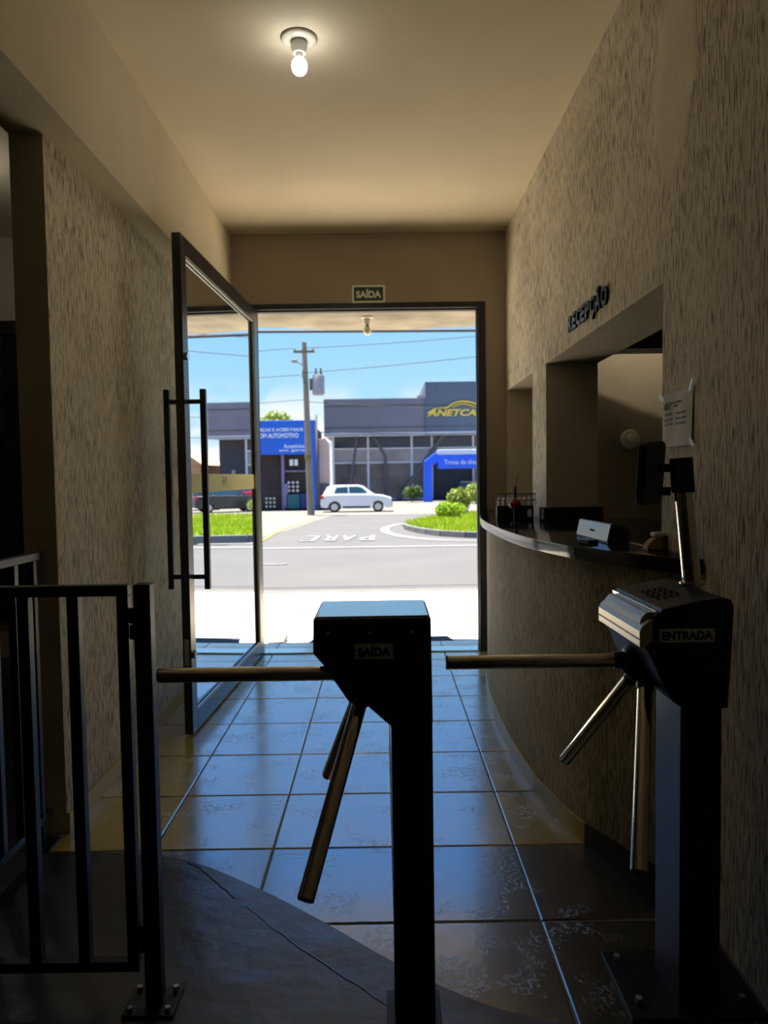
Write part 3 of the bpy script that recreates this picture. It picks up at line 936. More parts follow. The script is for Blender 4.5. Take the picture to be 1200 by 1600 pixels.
MB().box(.648, .655, Yf + .004, Yb - .004, 1.0245, 1.032).build('head_trim', 'steel', ex, world=True)
dots = MB()
for i in range(4):
    for j in range(7):
        x, y = .690 + i * .016 + (j % 2) * .004, 1.80 + j * .018
        z = 1.0375 + (x - .662) * .217
        dots.cyl((x, y, z - .002), (x, y, z + .0045), .0042, 8)
dots.build('keypad', 'grey_column', ex, world=True)
MB().box(.728, .822, 1.75, 1.913, .008, .80).build('column', 'grey_column', ex, bevel=.003, world=True)
MB().box(.742, .826, 1.744, 1.7505, .012, .80).build('column_cover', 'black_plastic', ex, bevel=.001, world=True)
MB().box(.603, .945, 1.727, 1.987, 0.000, .008).build('base_plate', 'black_metal', ex, bevel=.002, world=True)
for x, y in ((.637, 1.952), (.640, 1.787), (.905, 1.952), (.905, 1.787)):
    MB().cyl((x, y, .008), (x, y, .020), .009, 6, smooth=False).build('anchor_bolt', 'bolt_zinc', ex, world=True)
lb = MB().box(.656, .787, Yf - .0006, Yf + .004, .957, .989).build('label_plate', 'label_grey', ex, world=True, label='grey label with black lettering')
text('label_text', 'ENTRADA', .03, 'label_ink', axes((.7215, Yf - .001, .973), (1, 0, 0), (0, 0, 1)), lb, .0002, .0015, fit=.122, fith=.022)
tripod(ex, Vector((.680, 1.856, .876)) - Vector((0.775, 1.83, 0)))
MB().cyl((.772, 1.765, .63), (.822, 1.765, .63), .004, 8).build('cable_clip', 'black_plastic', ex, world=True)

# face reader on a chrome pole, standing on the entry turnstile
fc = thing('face_reader', 'black face reader terminal on a chrome pole above the entry turnstile', 'terminal', (.818, 1.90, 1.066))
MB().lathe([(0, 0), (.034, 0), (.034, .005), (.026, .008), (0, .008)], (.818, 1.90, 1.066), 24).build('flange', 'steel', fc, world=True)
MB().cyl((.818, 1.90, 1.066), (.790, 1.90, 1.345), .0235, 24).build('pole', 'steel', fc, world=True)
Mt = Matrix.Translation((.787, 1.90, 1.353)) @ Matrix.Rotation(math.radians(-4), 4, 'Y')
MB().box(-.020, .025, -.024, .024, -.046, .046, Mt).build('clamp', 'black_plastic', fc, bevel=.003, world=True)
Ma = Matrix.Translation((.752, 1.925, 1.350))
MB().box(-.014, .014, -.012, .012, .012, .034, Ma).build('bracket', 'black_plastic', fc, bevel=.002, world=True)
MB().box(-.010, .016, -.008, .008, -.050, -.028, Ma).build('bracket', 'black_plastic', fc, bevel=.002, world=True)
Mh = Matrix.Translation((.728, 1.955, 1.360)) @ Matrix.Rotation(math.radians(38), 4, 'Z') @ Matrix.Rotation(math.radians(6), 4, 'X') @ Matrix.Rotation(math.radians(-3), 4, 'Y')
hp = []
for cx_, cz_, a0 in ((.030, .068, 0), (-.030, .068, 90), (-.030, -.068, 180), (.030, -.068, 270)):
    for k in range(6):
        a = math.radians(a0 + 90 * k / 5)
        hp.append((cx_ + .018 * math.cos(a), cz_ + .018 * math.sin(a)))
MB().prism(hp, 1, -.012, .014, Mh).build('terminal_body', 'black_plastic', fc, bevel=.004, world=True)
MB().prism([(x * .92, z * .95) for x, z in hp], 1, .014, .0155, Mh).build('screen', 'dark_glass', fc, world=True)

# ------------------------------------------------------------------ gate, gate post and side fence
GY = 1.814
def tubebar(mb, x0, x1, y0, y1, z0, z1):
    return mb.box(x0, x1, y0, y1, z0, z1)
gt = thing('safety_gate', 'low black barred gate at the left of the turnstiles', 'gate', (-.95, GY, 0))
hw = .014
MB().box(-1.255, -.640, GY - hw, GY + hw, 1.070, 1.098).build('top_rail', 'black_metal', gt, bevel=.002, world=True)
MB().box(-1.255, -.640, GY - hw, GY + hw, .098, .124).build('bottom_rail', 'black_metal', gt, bevel=.002, world=True)
for x, hx in ((-.655, .0145), (-.780, .0145), (-.905, .0145), (-1.03, .0145), (-1.155, .0145), (-1.24, .0145)):
    MB().box(x - hx, x + hx, GY - hw, GY + hw, .124, 1.070).build('bar', 'black_metal', gt, bevel=.002, world=True)
for z in (1.02, .20):
    MB().box(-.640, -.626, GY - .012, GY + .012, z - .020, z + .018).build('latch_block', 'black_plastic', gt, bevel=.002, world=True)
gp = thing('gate_post', 'square black post on a bolted foot plate beside the gate', 'post', (-.605, GY, 0))
MB().box(-.625, -.583, GY - .02, GY + .02, .012, 1.100).build('post', 'black_metal', gp, bevel=.003, world=True)
MB().box(-.675, -.545, GY - .055, GY + .055, .004, .012).build('foot_plate', 'black_metal', gp, bevel=.002, world=True)
for x in (-.658, -.562):
    for y in (GY - .038, GY + .038):
        MB().cyl((x, y, .012), (x, y, .024), .0075, 6, smooth=False).build('anchor_bolt', 'bolt_zinc', gp, world=True)
for z in (.978, .165):
    MB().box(-.6385, -.625, GY - .011, GY + .011, z - .019, z + .019).build('catch_block', 'black_plastic', gp, bevel=.002, world=True)
FX = -1.29
sf = thing('side_fence', 'black barred side rail running back from the gate to the wall end', 'railing', (FX, 2.2, 0))
MB().box(FX - .016, FX + .016, GY, YLE - .03, 1.070, 1.098).build('top_rail', 'black_metal', sf, bevel=.002, world=True)
MB().box(FX - .016, FX + .016, GY, YLE - .03, .085, .112).build('bottom_rail', 'black_metal', sf, bevel=.002, world=True)
for k in range(7):
    y = GY + .01 + k * .137
    MB().box(FX - .014, FX + .014, y - .014, y + .014, .006 if k in (0, 6) else .112, 1.070).build('bar', 'black_metal', sf, bevel=.002, world=True)
for y in (GY + .01, GY + .832):
    MB().box(FX - .05, FX + .05, y - .05, y + .05, .004, .010).build('foot_plate', 'black_metal', sf, world=True)

# ------------------------------------------------------------------ outside: canopy, ground, street
def gz(y):
    P = [(5.9, -.06), (9.9, -.15), (43, -.7), (400, -.7)]
    if y <= P[0][0]: return P[0][1]
    for (a, b), (c, d) in zip(P, P[1:]):
        if y <= c: return b + (d - b) * (y - a) / (c - a)
    return P[-1][1]
def ground(name, poly, mt, lift=0.0, thick=0.3, parent=None, kind='structure', label=None):
    """poly of (x, y): laid on the sloping street; long edges are cut where the slope bends"""
    ys = [9.9, 43.0]
    pts = []
    for (x0, y0), (x1, y1) in zip(poly, poly[1:] + poly[:1]):
        pts.append((x0, y0))
        for yc in sorted(ys, reverse=y1 < y0):
            if min(y0, y1) < yc < max(y0, y1):
                pts.append((x0 + (x1 - x0) * (yc - y0) / (y1 - y0), yc))
    bm = bmesh.new()
    f = bm.faces.new([bm.verts.new((x, y, 0)) for x, y in pts])
    for yc in ys:
        bmesh.ops.bisect_plane(bm, geom=bm.verts[:] + bm.edges[:] + bm.faces[:], plane_co=(0, yc, 0), plane_no=(0, 1, 0))
    bmesh.ops.triangulate(bm, faces=bm.faces)
    for v in bm.verts:
        v.co.z = gz(v.co.y) + lift
    r = bmesh.ops.extrude_face_region(bm, geom=bm.faces[:])
    for g in r['geom']:
        if isinstance(g, bmesh.types.BMVert):
            g.co.z -= thick
    bmesh.ops.recalc_face_normals(bm, faces=bm.faces)
    me = bpy.data.meshes.new(name)
    bm.to_mesh(me)
    bm.free()
    me.materials.append(MATS[mt])
    o = bpy.data.objects.new(name, me)
    COL.objects.link(o)
    if parent is not None: o.parent = parent
    if kind: o['kind'] = kind
    if label: o['label'] = label
    return o

cp = [(-4.5, YD + .15)] + [(p.x, p.y) for p in spline([(-4.5, 5.9), (-2.6, 6.1), (-1.07, 6.38), (-.07, 6.57), (.86, 6.45), (2.6, 6.1), (4.5, 5.9)], 6)] + [(4.5, YD + .15)]
struct('canopy', MB().prism(cp, 2, 2.675, 2.90), 'canopy', 'cream concrete canopy with a curved edge over the entrance')
bulb_lamp((-.10, 6.02, 2.675), False, 'unlit bulb under the canopy outside the door', r=.05)
struct('porch', MB().box(-4.5, 4.5, YD + .38, 6.06, -.3, -.03), 'pavement', 'raised porch step outside the doorway')
mt_ = thing('door_mat', 'dark rubber mat lying on the porch outside the door', 'mat', (0.0, 6.02, -.03))
MB().prism([(-.66, -.14), (.62, -.14), (.55, .16), (-.59, .16)], 2, 0, .012).build('mat_body', 'rubber_mat', mt_, bevel=.003)
MB().box(-.52, .48, -.10, .12, .012, .0145).build('mat_ribs', 'rubber_mat', mt_)
bp_ = thing('boot_block', 'small grey stone block by the door hinge outside', 'block', (-.91, 6.2, -.06))
MB().box(-.07, .06, -.16, .16, 0, .035).build('block_body', 'kerb', bp_, bevel=.006)

ground('pavement', [(-40, 6.0), (40, 6.0), (40, 9.55), (-40, 9.55)], 'pavement', 0.0, label='cream pavement in front of the door')
ground('gutter', [(-40, 9.55), (40, 9.55), (40, 9.75), (-40, 9.75)], 'earth', -.03, label='brown gutter strip along the road')
ground('road_edge', [(-40, 9.40), (40, 9.40), (40, 9.56), (-40, 9.56)], 'kerb', .012, label='pale concrete kerb line at the pavement edge')
ground('road', [(-40, 9.75), (40, 9.75), (40, 17.6), (-40, 17.6)], 'asphalt', -.01, label='grey main road crossing in front of the building')
ground('side_street', [(-3.6, 17.6), (3.2, 17.6), (1.2, 23), (.7, 26), (1.2, 30), (4, 36), (2.5, 38), (-2.6, 38), (-2.9, 31), (-3.2, 24), (-3.6, 19.5)], 'asphalt', -.01, label='grey side street leading to the car park')
ground('car_park', [(-60, 17.6), (-3.6, 17.6), (-3.6, 19.5), (-3.2, 24), (-2.9, 31), (-2.6, 38), (2.5, 38), (4, 36), (60, 36), (60, 90), (-60, 90)], 'lot_concrete', -.005, label='cream concrete forecourt and car park')
def marking(name, label, cat, poly, mt):
    o = ground(name, poly, mt, .002, .008, kind=None)
    tag(o, label, cat)
    return o
marking('lane_line', 'long white edge line across the road', 'road marking', [(-30, 16.35), (30, 16.75), (30, 17.15), (-30, 16.75)], 'road_paint')
marking('lane_dash', 'short white centre dash at the left of the road', 'road marking', [(-3.6, 13.05), (-1.75, 13.05), (-1.75, 13.22), (-3.6, 13.22)], 'road_paint')
yc = spline([(-3.16, 18.4), (-3.2, 20.5), (-3.32, 23.7), (-3.26, 29), (-2.9, 33)], 5)
marking('kerb_line', 'curved yellow line along the side street', 'road marking', [(p.x, p.y) for p in yc] + [(p.x - .16, p.y) for p in yc[::-1]], 'road_yellow')
hk = spline([(1.05, 28.5), (.35, 27.0), (-.05, 24.5), (0.02, 22.0), (.5, 20.0), (1.3, 18.6), (2.4, 18.0), (4.0, 17.7)], 5)
hi = spline([(1.25, 28.3), (.62, 26.8), (.25, 24.5), (.32, 22.2), (.75, 20.4), (1.5, 18.9), (2.5, 18.3), (4.0, 18.0)], 5)
marking('island_line', 'white line curving round the tip of the grass island', 'road marking', [(p.x, p.y) for p in hk] + [(p.x, p.y) for p in hi[::-1]], 'road_paint')
pt = thing('stop_lettering', 'worn white stop lettering painted on the side street', 'road marking', (-1.15, 19.9, gz(19.9)))
sl = math.atan2(gz(22) - gz(18), 4)
for k, ch in enumerate('PARE'):
    text('letter', ch, 1.0, 'road_paint', axes((-.42 - k * .52 + .0, 19.9, gz(19.9) + .006), (-1, 0, 0), (0, -1, -sl)), pt, .002, .03, fit=.44, fith=2.2)

# ------------------------------------------------------------------ grass island
isl = spline([(.78, 24.6), (.95, 22.8), (1.5, 20.6), (2.4, 19.4), (4.5, 18.7), (9, 18.6), (15, 18.7)], 5)
isl = [(p.x, p.y) for p in isl] + [(15, 35.6), (4.2, 35.6), (2.0, 30.5), (1.1, 27.0)]
ground('island', isl, 'earth', .10, .4, label='raised earth island between the roads')
kerb_root = bpy.data.objects.new('island_kerb', None)
COL.objects.link(kerb_root)
tag(kerb_root, 'white concrete kerb stones around the grass island', kind='structure')
kp = spline([(1.1, 27.0), (.78, 24.6), (.95, 22.8), (1.5, 20.6), (2.4, 19.4), (4.5, 18.7), (9, 18.6), (15, 18.7)], 12)
seg = []
acc_l = 0
last = kp[0]
cutp = [kp[0]]
for p in kp[1:]:
    acc_l += (p - last).length
    last = p
    if acc_l >= .9:
        cutp.append(p)
        acc_l = 0
for p, q in zip(cutp, cutp[1:]):
    d = (q - p).normalized()
    nrm = Vector((d.y, -d.x)) * -1
    p2, q2 = p + d * .012, q - d * .012
    za, zb = gz(p.y), gz(q.y)
    o1 = Vector((d.y, -d.x)) * .07
    vs = [(p2.x - o1.x, p2.y - o1.y, za - .1), (q2.x - o1.x, q2.y - o1.y, zb - .1), (q2.x + o1.x, q2.y + o1.y, zb - .1), (p2.x + o1.x, p2.y + o1.y, za - .1)]
    vs += [(x, y, z + .26) for x, y, z in vs]
    MB().add(vs, [(3, 2, 1, 0), (4, 5, 6, 7), (0, 1, 5, 4), (1, 2, 6, 5), (2, 3, 7, 6), (3, 0, 4, 7)]).build('kerb_stone', 'kerb', kerb_root, bevel=.015)

def inside(poly, x, y):
    c = False
    j = len(poly) - 1
    for i in range(len(poly)):
        xi, yi = poly[i]
        xj, yj = poly[j]
        if (yi > y) != (yj > y) and x < (xj - xi) * (y - yi) / (yj - yi) + xi:
            c = not c
        j = i
    return c
gv, gf = [], []
cnt = 0
while cnt < 26000:
    x, y = random.uniform(.7, 15), random.uniform(18.5, 35.6)
    if random.random() > (26.0 / y) ** 2 * .9 or not inside(isl, x, y) or (x > 10 and random.random() < .4): continue
    cnt += 1
    z = gz(y) + .09
    h = random.uniform(.08, .22)
    a = random.uniform(0, math.pi)
    wv = random.uniform(.018, .035)
    lx, ly = random.uniform(-.08, .08), random.uniform(-.08, .08)
    k = len(gv)
    gv += [(x - wv * math.cos(a), y - wv * math.sin(a), z), (x + wv * math.cos(a), y + wv * math.sin(a), z), (x + lx, y + ly, z + h)]
    gf.append((k, k + 1, k + 2))
me = bpy.data.meshes.new('grass')
me.from_pydata(gv, [], gf)
me.materials.append(MATS['grass'])
go = bpy.data.objects.new('grass', me)
COL.objects.link(go)
tag(go, 'bright green grass growing on the road island', 'grass', kind='stuff')

def leaves(mb, c, rad, num, size, seed):
    rnd = random.Random(seed)
    for _ in range(num):
        while True:
            p = Vector((rnd.uniform(-1, 1), rnd.uniform(-1, 1), rnd.uniform(-1, 1)))
            if .35 < p.length < 1: break
        p = Vector((c[0] + p.x * rad[0], c[1] + p.y * rad[1], c[2] + p.z * rad[2]))
        s = size * rnd.uniform(.6, 1.3)
        q = Vector((rnd.uniform(-1, 1), rnd.uniform(-1, 1), rnd.uniform(-.6, 1))).normalized()
        a = q.orthogonal().normalized()
        b = q.cross(a)
        mb.add([p - a * s, p + b * s * .5, p + a * s, p - b * s * .5], [(0, 1, 2, 3)])
    return mb
def bush(label, c, rad, mt, num, size, seed):
    t = thing('bush', label, 'bush', c, 0, 'bushes on the road island')
    rnd = random.Random(seed)
    mb = MB()
    for k in range(6):
        o = (rnd.uniform(-.55, .55) * rad[0], rnd.uniform(-.4, .4) * rad[1], rad[2] * rnd.uniform(.7, 1.25))
        leaves(mb, o, (rad[0] * .55, rad[1] * .55, rad[2] * .6), num // 6, size, seed * 10 + k)
    mb.build('foliage', mt, t)
    sm = MB()
    for k in range(5):
        sm.tube([(0, 0, 0), (rnd.uniform(-.3, .3) * rad[0], 0, rad[2] * .6), (rnd.uniform(-.6, .6) * rad[0], rnd.uniform(-.3, .3) * rad[1], rad[2] * 1.2)], .012, 5)
    sm.build('stems', 'bark', t)
bush('low bright green bush on the grass island', (2.75, 28.5, gz(28.5) + .09), (.62, .6, .42), 'leaf_light', 1500, .07, 3)
bush('tall loose pale green bush behind the low bright one', (3.9, 33.5, gz(33.5) + .09), (1.0, .7, .85), 'leaf_olive', 1700, .09, 4)
bush('dark green bush at the far side of the island', (6.0, 34.6, gz(34.6) + .09), (.7, .6, .5), 'leaf_dark', 900, .08, 5)
bush('grey green shrub left of the blue arch', (2.45, 57.5, -.7), (1.0, .8, .8), 'leaf_dark', 900, .12, 6)
bush('olive shrub beside the parked dark cars', (9.2, 42.5, -.7), (.6, .5, .5), 'leaf_olive', 700, .08, 8)

# ------------------------------------------------------------------ buildings over the road
def rows(root, xs, zs, y, mats):
    for i in range(len(xs) - 1):
        for j in range(len(zs) - 1):
            MB().box(xs[i] + .09, xs[i + 1] - .09, y, y + .06, zs[j] + .06, zs[j + 1] - .06).build('pane', mats[j], root, world=True)
db = thing('showroom_building', 'wide charcoal showroom with a yellow car logo and white framed windows', 'building', (6.5, 66, -.7))
MB().box(-4.2, 18.0, 62.4, 74, -.7, 4.85).build('shell', 'dark_wall', db, world=True)
MB().box(-4.75, 3.75, 60.9, 74, 4.85, 7.90).build('fascia', 'charcoal_clad', db, world=True)
MB().box(12.4, 18.5, 60.9, 74, 4.85, 7.90).build('fascia', 'charcoal_clad', db, world=True)
MB().box(3.75, 12.4, 60.7, 74, 4.85, 9.20).build('logo_wall', 'slate_clad', db, world=True)
for z in (7.25, 5.45, 4.95):
    for x0, x1, y in ((-4.75, 3.75, 60.9), (3.75, 12.4, 60.7), (12.4, 18.5, 60.9)):
        MB().box(x0, x1, y - .04, y, z, z + .10).build('cladding_strip', 'strut_grey' if z > 5 else 'white_frame', db, world=True)
MB().box(-4.75, 18.5, 60.9, 62.4, 4.80, 4.85).build('soffit', 'white_frame', db, world=True)
xs, zs = [-4.1, -1.12, 2.62, 4.35, 7.9, 11.6, 15.5], [-.55, 2.58, 3.78, 4.80]
rows(db, xs[:4], zs, 62.2, ('pane_dark', 'pane_grey', 'pane_navy'))
rows(db, xs[3:5], zs[1:], 62.2, ('pane_grey', 'pane_navy'))
rows(db, xs[4:], zs, 62.2, ('pane_dark', 'pane_grey', 'pane_navy'))
for x in xs:
    MB().box(x - .09, x + .09, 62.12, 62.3, -.6, 4.8).build('mullion', 'white_frame', db, world=True)
for z in zs[:3]:
    for x0, x1 in ((xs[0], xs[3]), (xs[4], xs[6])) if z < 0 else ((xs[0], xs[6]),):
        MB().box(x0 + .09, x1 - .09, 62.13, 62.3, z - .06, z + .06).build('transom', 'white_frame', db, world=True)
for p, q, r in (((-2.0, 61.5, 4.85), (-2.85, 61.5, -.6), .11), ((-.70, 61.6, 4.85), (.36, 61.6, 3.1), .12), ((.36, 61.6, 3.1), (.40, 61.6, -.6), .13), ((5.3, 61.4, 4.85), (1.35, 61.4, -.65), .19)):
    MB().cyl(p, q, r, 10).build('slanted_strut', 'strut_grey', db, world=True)
text('sign_text', 'ANETCAR', 1.0, 'logo_yellow', axes((6.25, 60.64, 6.62), (1, 0, 0), (0, 0, 1)), db, .03, .03, fit=4.7, fith=.55, shear=.25)
lg = MB()
for pts, r in (([(3.95, 6.6), (4.6, 6.98), (5.5, 7.05), (6.1, 7.40), (6.8, 7.55), (7.6, 7.45), (8.4, 7.08), (9.0, 6.9)], .07), ([(6.0, 7.10), (6.6, 7.32), (7.3, 7.28), (7.9, 7.05)], .045)):
    lg.tube([(p.x, 60.62, p.y) for p in spline(pts, 5)], r, 6)
lg.build('sign_car_outline', 'logo_yellow', db, world=True)
MB().box(3.1, 3.7, 61.3, 61.6, 7.9, 8.15).cyl((3.45, 61.4, 8.1), (3.65, 61.4, 8.6), .06, 8).build('roof_lamp', 'transformer_grey', db, world=True)
MB().cyl((16.7, 62.35, 1.95), (16.7, 62.2, 1.95), .18, 12).build('wall_lamp', 'transformer_grey', db, world=True)

ar = thing('entrance_arch', 'bright blue arch with white lettering before the showroom garage', 'arch', (6, 58, -.7))
MB().prism([(3.36, -.7), (4.05, -.7), (4.05, 2.2), (4.55, 2.45), (4.55, 3.25), (4.2, 3.15), (3.42, 2.55)], 1, 57.7, 58.4).build('arch_leg', 'arch_blue', ar, bevel=.06, world=True)
MB().prism([(12.0, -.7), (12.7, -.7), (12.65, 2.55), (11.9, 3.15), (11.5, 3.25), (11.5, 2.45), (12.0, 2.2)], 1, 57.7, 58.4).build('arch_leg', 'arch_blue', ar, bevel=.06, world=True)
MB().box(4.5, 11.55, 57.6, 58.5, 1.93, 3.05).build('arch_beam', 'arch_blue', ar, bevel=.05, world=True)
MB().box(4.5, 11.55, 57.55, 58.6, 3.05, 3.45).build('arch_cap', 'sign_letters', ar, bevel=.03, world=True)
text('arch_text', 'Troca de óleo', .6, 'sign_letters', axes((6.35, 57.56, 2.45), (1, 0, 0), (0, 0, 1)), ar, .01, .01, fit=2.7, fith=.36)

bs = thing('blue_shop', 'small shop with a bright blue sign front and dark open interior', 'shop', (-8, 48, -.7))
MB().box(-12.5, -4.25, 46.6, 52, -.7, 4.6).build('shell', 'shop_dark', bs, world=True)
MB().box(-12.6, -4.12, 45.9, 46.6, 2.85, 5.0).build('sign_board', 'shop_blue', bs, bevel=.02, world=True)
MB().box(-4.55, -4.12, 45.95, 52, -.7, 2.85).build('side_pier', 'shop_blue', bs, world=True)
text('sign_text', 'PEÇAS E ACESSÓRIOS', .5, 'sign_letters', axes((-6.35, 45.88, 4.42), (1, 0, 0), (0, 0, 1)), bs, .005, .02, fit=2.9, fith=.30)
text('sign_text', 'SOM AUTOMOTIVO', .5, 'sign_letters', axes((-6.5, 45.88, 4.05), (1, 0, 0), (0, 0, 1)), bs, .005, .02, fit=2.6, fith=.30)
text('sign_text', 'Acessórios', .5, 'sign_letters', axes((-5.5, 45.88, 3.38), (1, 0, 0), (0, 0, 1)), bs, .005, .01, fit=1.3, fith=.26)
text('sign_text', 'em geral', .5, 'sign_letters', axes((-5.6, 45.88, 3.10), (1, 0, 0), (0, 0, 1)), bs, .005, .01, fit=1.7, fith=.2)
for x in (-6.3, -8.6):
    MB().box(x - .09, x + .09, 46.3, 46.55, -.7, 2.85).build('shop_post', 'shelf_violet', bs, world=True)
MB().box(-6.2, -4.6, 46.4, 46.55, 1.75, 1.85).build('door_rail', 'shelf_violet', bs, world=True)
for k, x in enumerate((-5.75, -5.45)):
    MB().box(x - .11, x + .11, 46.35, 46.4, 2.15, 2.55).build('shop_poster', 'card_white', bs, world=True)
for i in range(3):
    for j in range(3):
        MB().cyl((-5.95 + i * .28, 46.45, .55 + j * .26), (-5.95 + i * .28, 46.38, .55 + j * .26), .09, 10).build('wheel_cover', 'rim', bs, world=True)
        MB().cyl((-7.4 + i * .25, 46.45, -.45 + j * .26), (-7.4 + i * .25, 46.38, -.45 + j * .26), .075, 10).build('wheel_cover', 'rim', bs, world=True)
for x0, x1, z0, z1, m_ in ((-6.1, -5.25, -.6, .32, 'crate_teal'), (-5.2, -4.6, -.6, .35, 'crate_navy'), (-6.22, -6.0, -.5, 1.0, 'shelf_violet')):
    MB().box(x0, x1, 46.2, 46.5, z0, z1).build('display_crate', m_, bs, bevel=.02, world=True)

tm = thing('sign_totem', 'peach advertising panel on a grey base beside the blue shop', 'sign', (-3.72, 47, -.7))
MB().prism([(-4.02, .98), (-3.34, .98), (-3.34, 3.55), (-3.6, 3.9), (-4.02, 3.85)], 1, 46.85, 47.1).build('panel', 'peach_panel', tm, bevel=.02, world=True)
MB().box(-4.1, -3.38, 46.8, 47.15, -.7, .98).build('base', 'totem_base', tm, world=True)

def house(name, label, x0, x1, y0, y1, h, mt, roofmt):
    t = thing(name, label, 'building', ((x0 + x1) / 2, (y0 + y1) / 2, -.7))
    MB().box(x0, x1, y0, y1, -.7, h).build('walls', mt, t, world=True)
    MB().prism([(x0 - .3, h), (x1 + .3, h), ((x0 + x1) / 2, h + 1.1)], 1, y0 - .3, y1 + .3).build('roof', roofmt, t, world=True)
    for k in range(2):
        xc = x0 + (x1 - x0) * (.3 + .4 * k)
        MB().box(xc - .5, xc + .5, y0 - .05, y0 + .05, .6, 1.8).build('window', 'pane_navy', t, world=True)
house('orange_house', 'low orange house seen in the door glass beyond the showroom', 21.0, 23.6, 66, 72, 2.7, 'house_orange', 'house_orange')
house('grey_house', 'taller grey house seen in the door glass', 25.2, 32, 62, 70, 4.2, 'house_grey', 'house_grey')
house('cream_house', 'cream house left of the blue shop behind the door', -24, -14.5, 50, 58, 3.4, 'facade', 'house_orange')

tr = thing('tree', 'broad olive green tree rising behind the blue shop', 'tree', (-9.6, 56, -.7))
mb = MB()
rnd = random.Random(12)
for k in range(16):
    leaves(mb, (rnd.uniform(-2.3, 2.3), rnd.uniform(-1.8, 1.8), rnd.uniform(4.4, 6.7)), (1.15, 1.1, .85), 330, .2, 40 + k)
mb.build('foliage', 'leaf_olive', tr)
MB().cyl((0, 0, 0), (0, 0, 4.6), .28, 12, .2).cyl((0, 0, 3.8), (1.3, .3, 5.8), .12, 8, .06).cyl((0, 0, 3.8), (-1.3, -.3, 5.8), .12, 8, .06).build('trunk', 'bark', tr)

# ------------------------------------------------------------------ utility poles and wires
up_ = thing('utility_pole', 'tall concrete utility pole with a transformer drum', 'pole', (-3.78, 38.5, gz(38.5)))
MB().cyl((0, 0, -.1), (-.20, 0, 9.1), .20, 16, .125).build('shaft', 'pole_concrete', up_)
MB().cyl((-.08, -.2, 3.0), (-.08, -.2, 3.16), .19, 14).build('yellow_band', 'road_yellow', up_)
MB().box(-.75, .35, -.16, -.06, 8.55, 8.67).build('crossarm', 'bark', up_)
for x in (-.68, -.30, .28):
    MB().lathe([(0, 0), (.05, 0), (.06, .06), (.03, .10), (.045, .14), (0, .17)], (x, -.11, 8.67), 8).build('insulator', 'transformer_grey', up_)
tf = MB().lathe([(0, 0), (.26, 0), (.32, .06), (.32, .95), (.28, 1.05), (0, 1.08)], (.52, -.05, 6.35), 18).build('transformer', 'transformer_grey', up_)
for x in (.40, .66):
    MB().lathe([(.05, 0), (.07, .10), (.04, .2), (.06, .32), (0, .36)], (x, -.05, 7.42), 8).build('bushing', 'strut_grey', tf)
MB().box(.05, .25, -.10, 0, 6.6, 7.2).build('transformer_bracket', 'strut_grey', up_)
sl_ = MB().tube([(-.1, 0, 7.7), (-.35, -.3, 7.95), (-.62, -.6, 8.05)], .035, 8).build('lamp_arm', 'transformer_grey', up_)
MB().box(-.78, -.50, -.95, -.55, 7.95, 8.10).build('lamp_head', 'transformer_grey', up_, bevel=.04)
MB().tube([(-.15, -.2, 6.9), (-.3, -.22, 7.3), (-.28, -.22, 7.6)], .02, 6).build('down_lead', 'cable', up_)
wp = thing('wooden_pole', 'thin dark service pole between the shop and the totem', 'pole', (-4.0, 45.7, -.7))
MB().cyl((0, 0, 0), (-.05, 0, 6.0), .10, 10, .06).build('shaft', 'pole_wood', wp)
MB().cyl((-.04, -.09, 5.5), (-.04, .09, 5.5), .03, 8).build('wire_hook', 'strut_grey', wp)
def wire(label, p, q, sag, r=.016):
    pts = []
    for k in range(17):
        t = k / 16
        pts.append((p[0] + (q[0] - p[0]) * t, p[1] + (q[1] - p[1]) * t, p[2] + (q[2] - p[2]) * t - 4 * sag * t * (1 - t)))
    o = MB().tube(pts, r, 6).build('overhead_wire', 'cable')
    tag(o, label, 'wire', 'overhead street wires')
wire('thick black cable crossing just below the canopy edge', (-9, 10.2, 3.50), (11, 10.6, 3.45), .05, .022)
wire('upper wire running left from the pole top', (-4.4, 38.4, gz(38.5) + 8.80), (-40, 36, 8.1), .7)
wire('upper wire running right from the pole top', (-3.9, 38.4, gz(38.5) + 8.80), (30, 24, 9.8), .8)
wire('second wire running left below the upper one', (-4.2, 38.4, gz(38.5) + 7.4), (-40, 36, 6.9), .6)
wire('second wire rising right below the upper one', (-4.1, 38.4, gz(38.5) + 7.5), (30, 22, 9.2), .7)
wire('low service wire from the pole to the left', (-4.05, 38.4, gz(38.5) + 6.1), (-40, 38, 5.4), .6)
wire('low service wire sagging right in front of the showroom', (-4.0, 38.4, gz(38.5) + 6.0), (30, 40, 5.6), .7, .014)
wire('lowest wire drooping right in front of the showroom', (-4.0, 38.4, gz(38.5) + 4.4), (30, 40, 4.6), .5, .018)

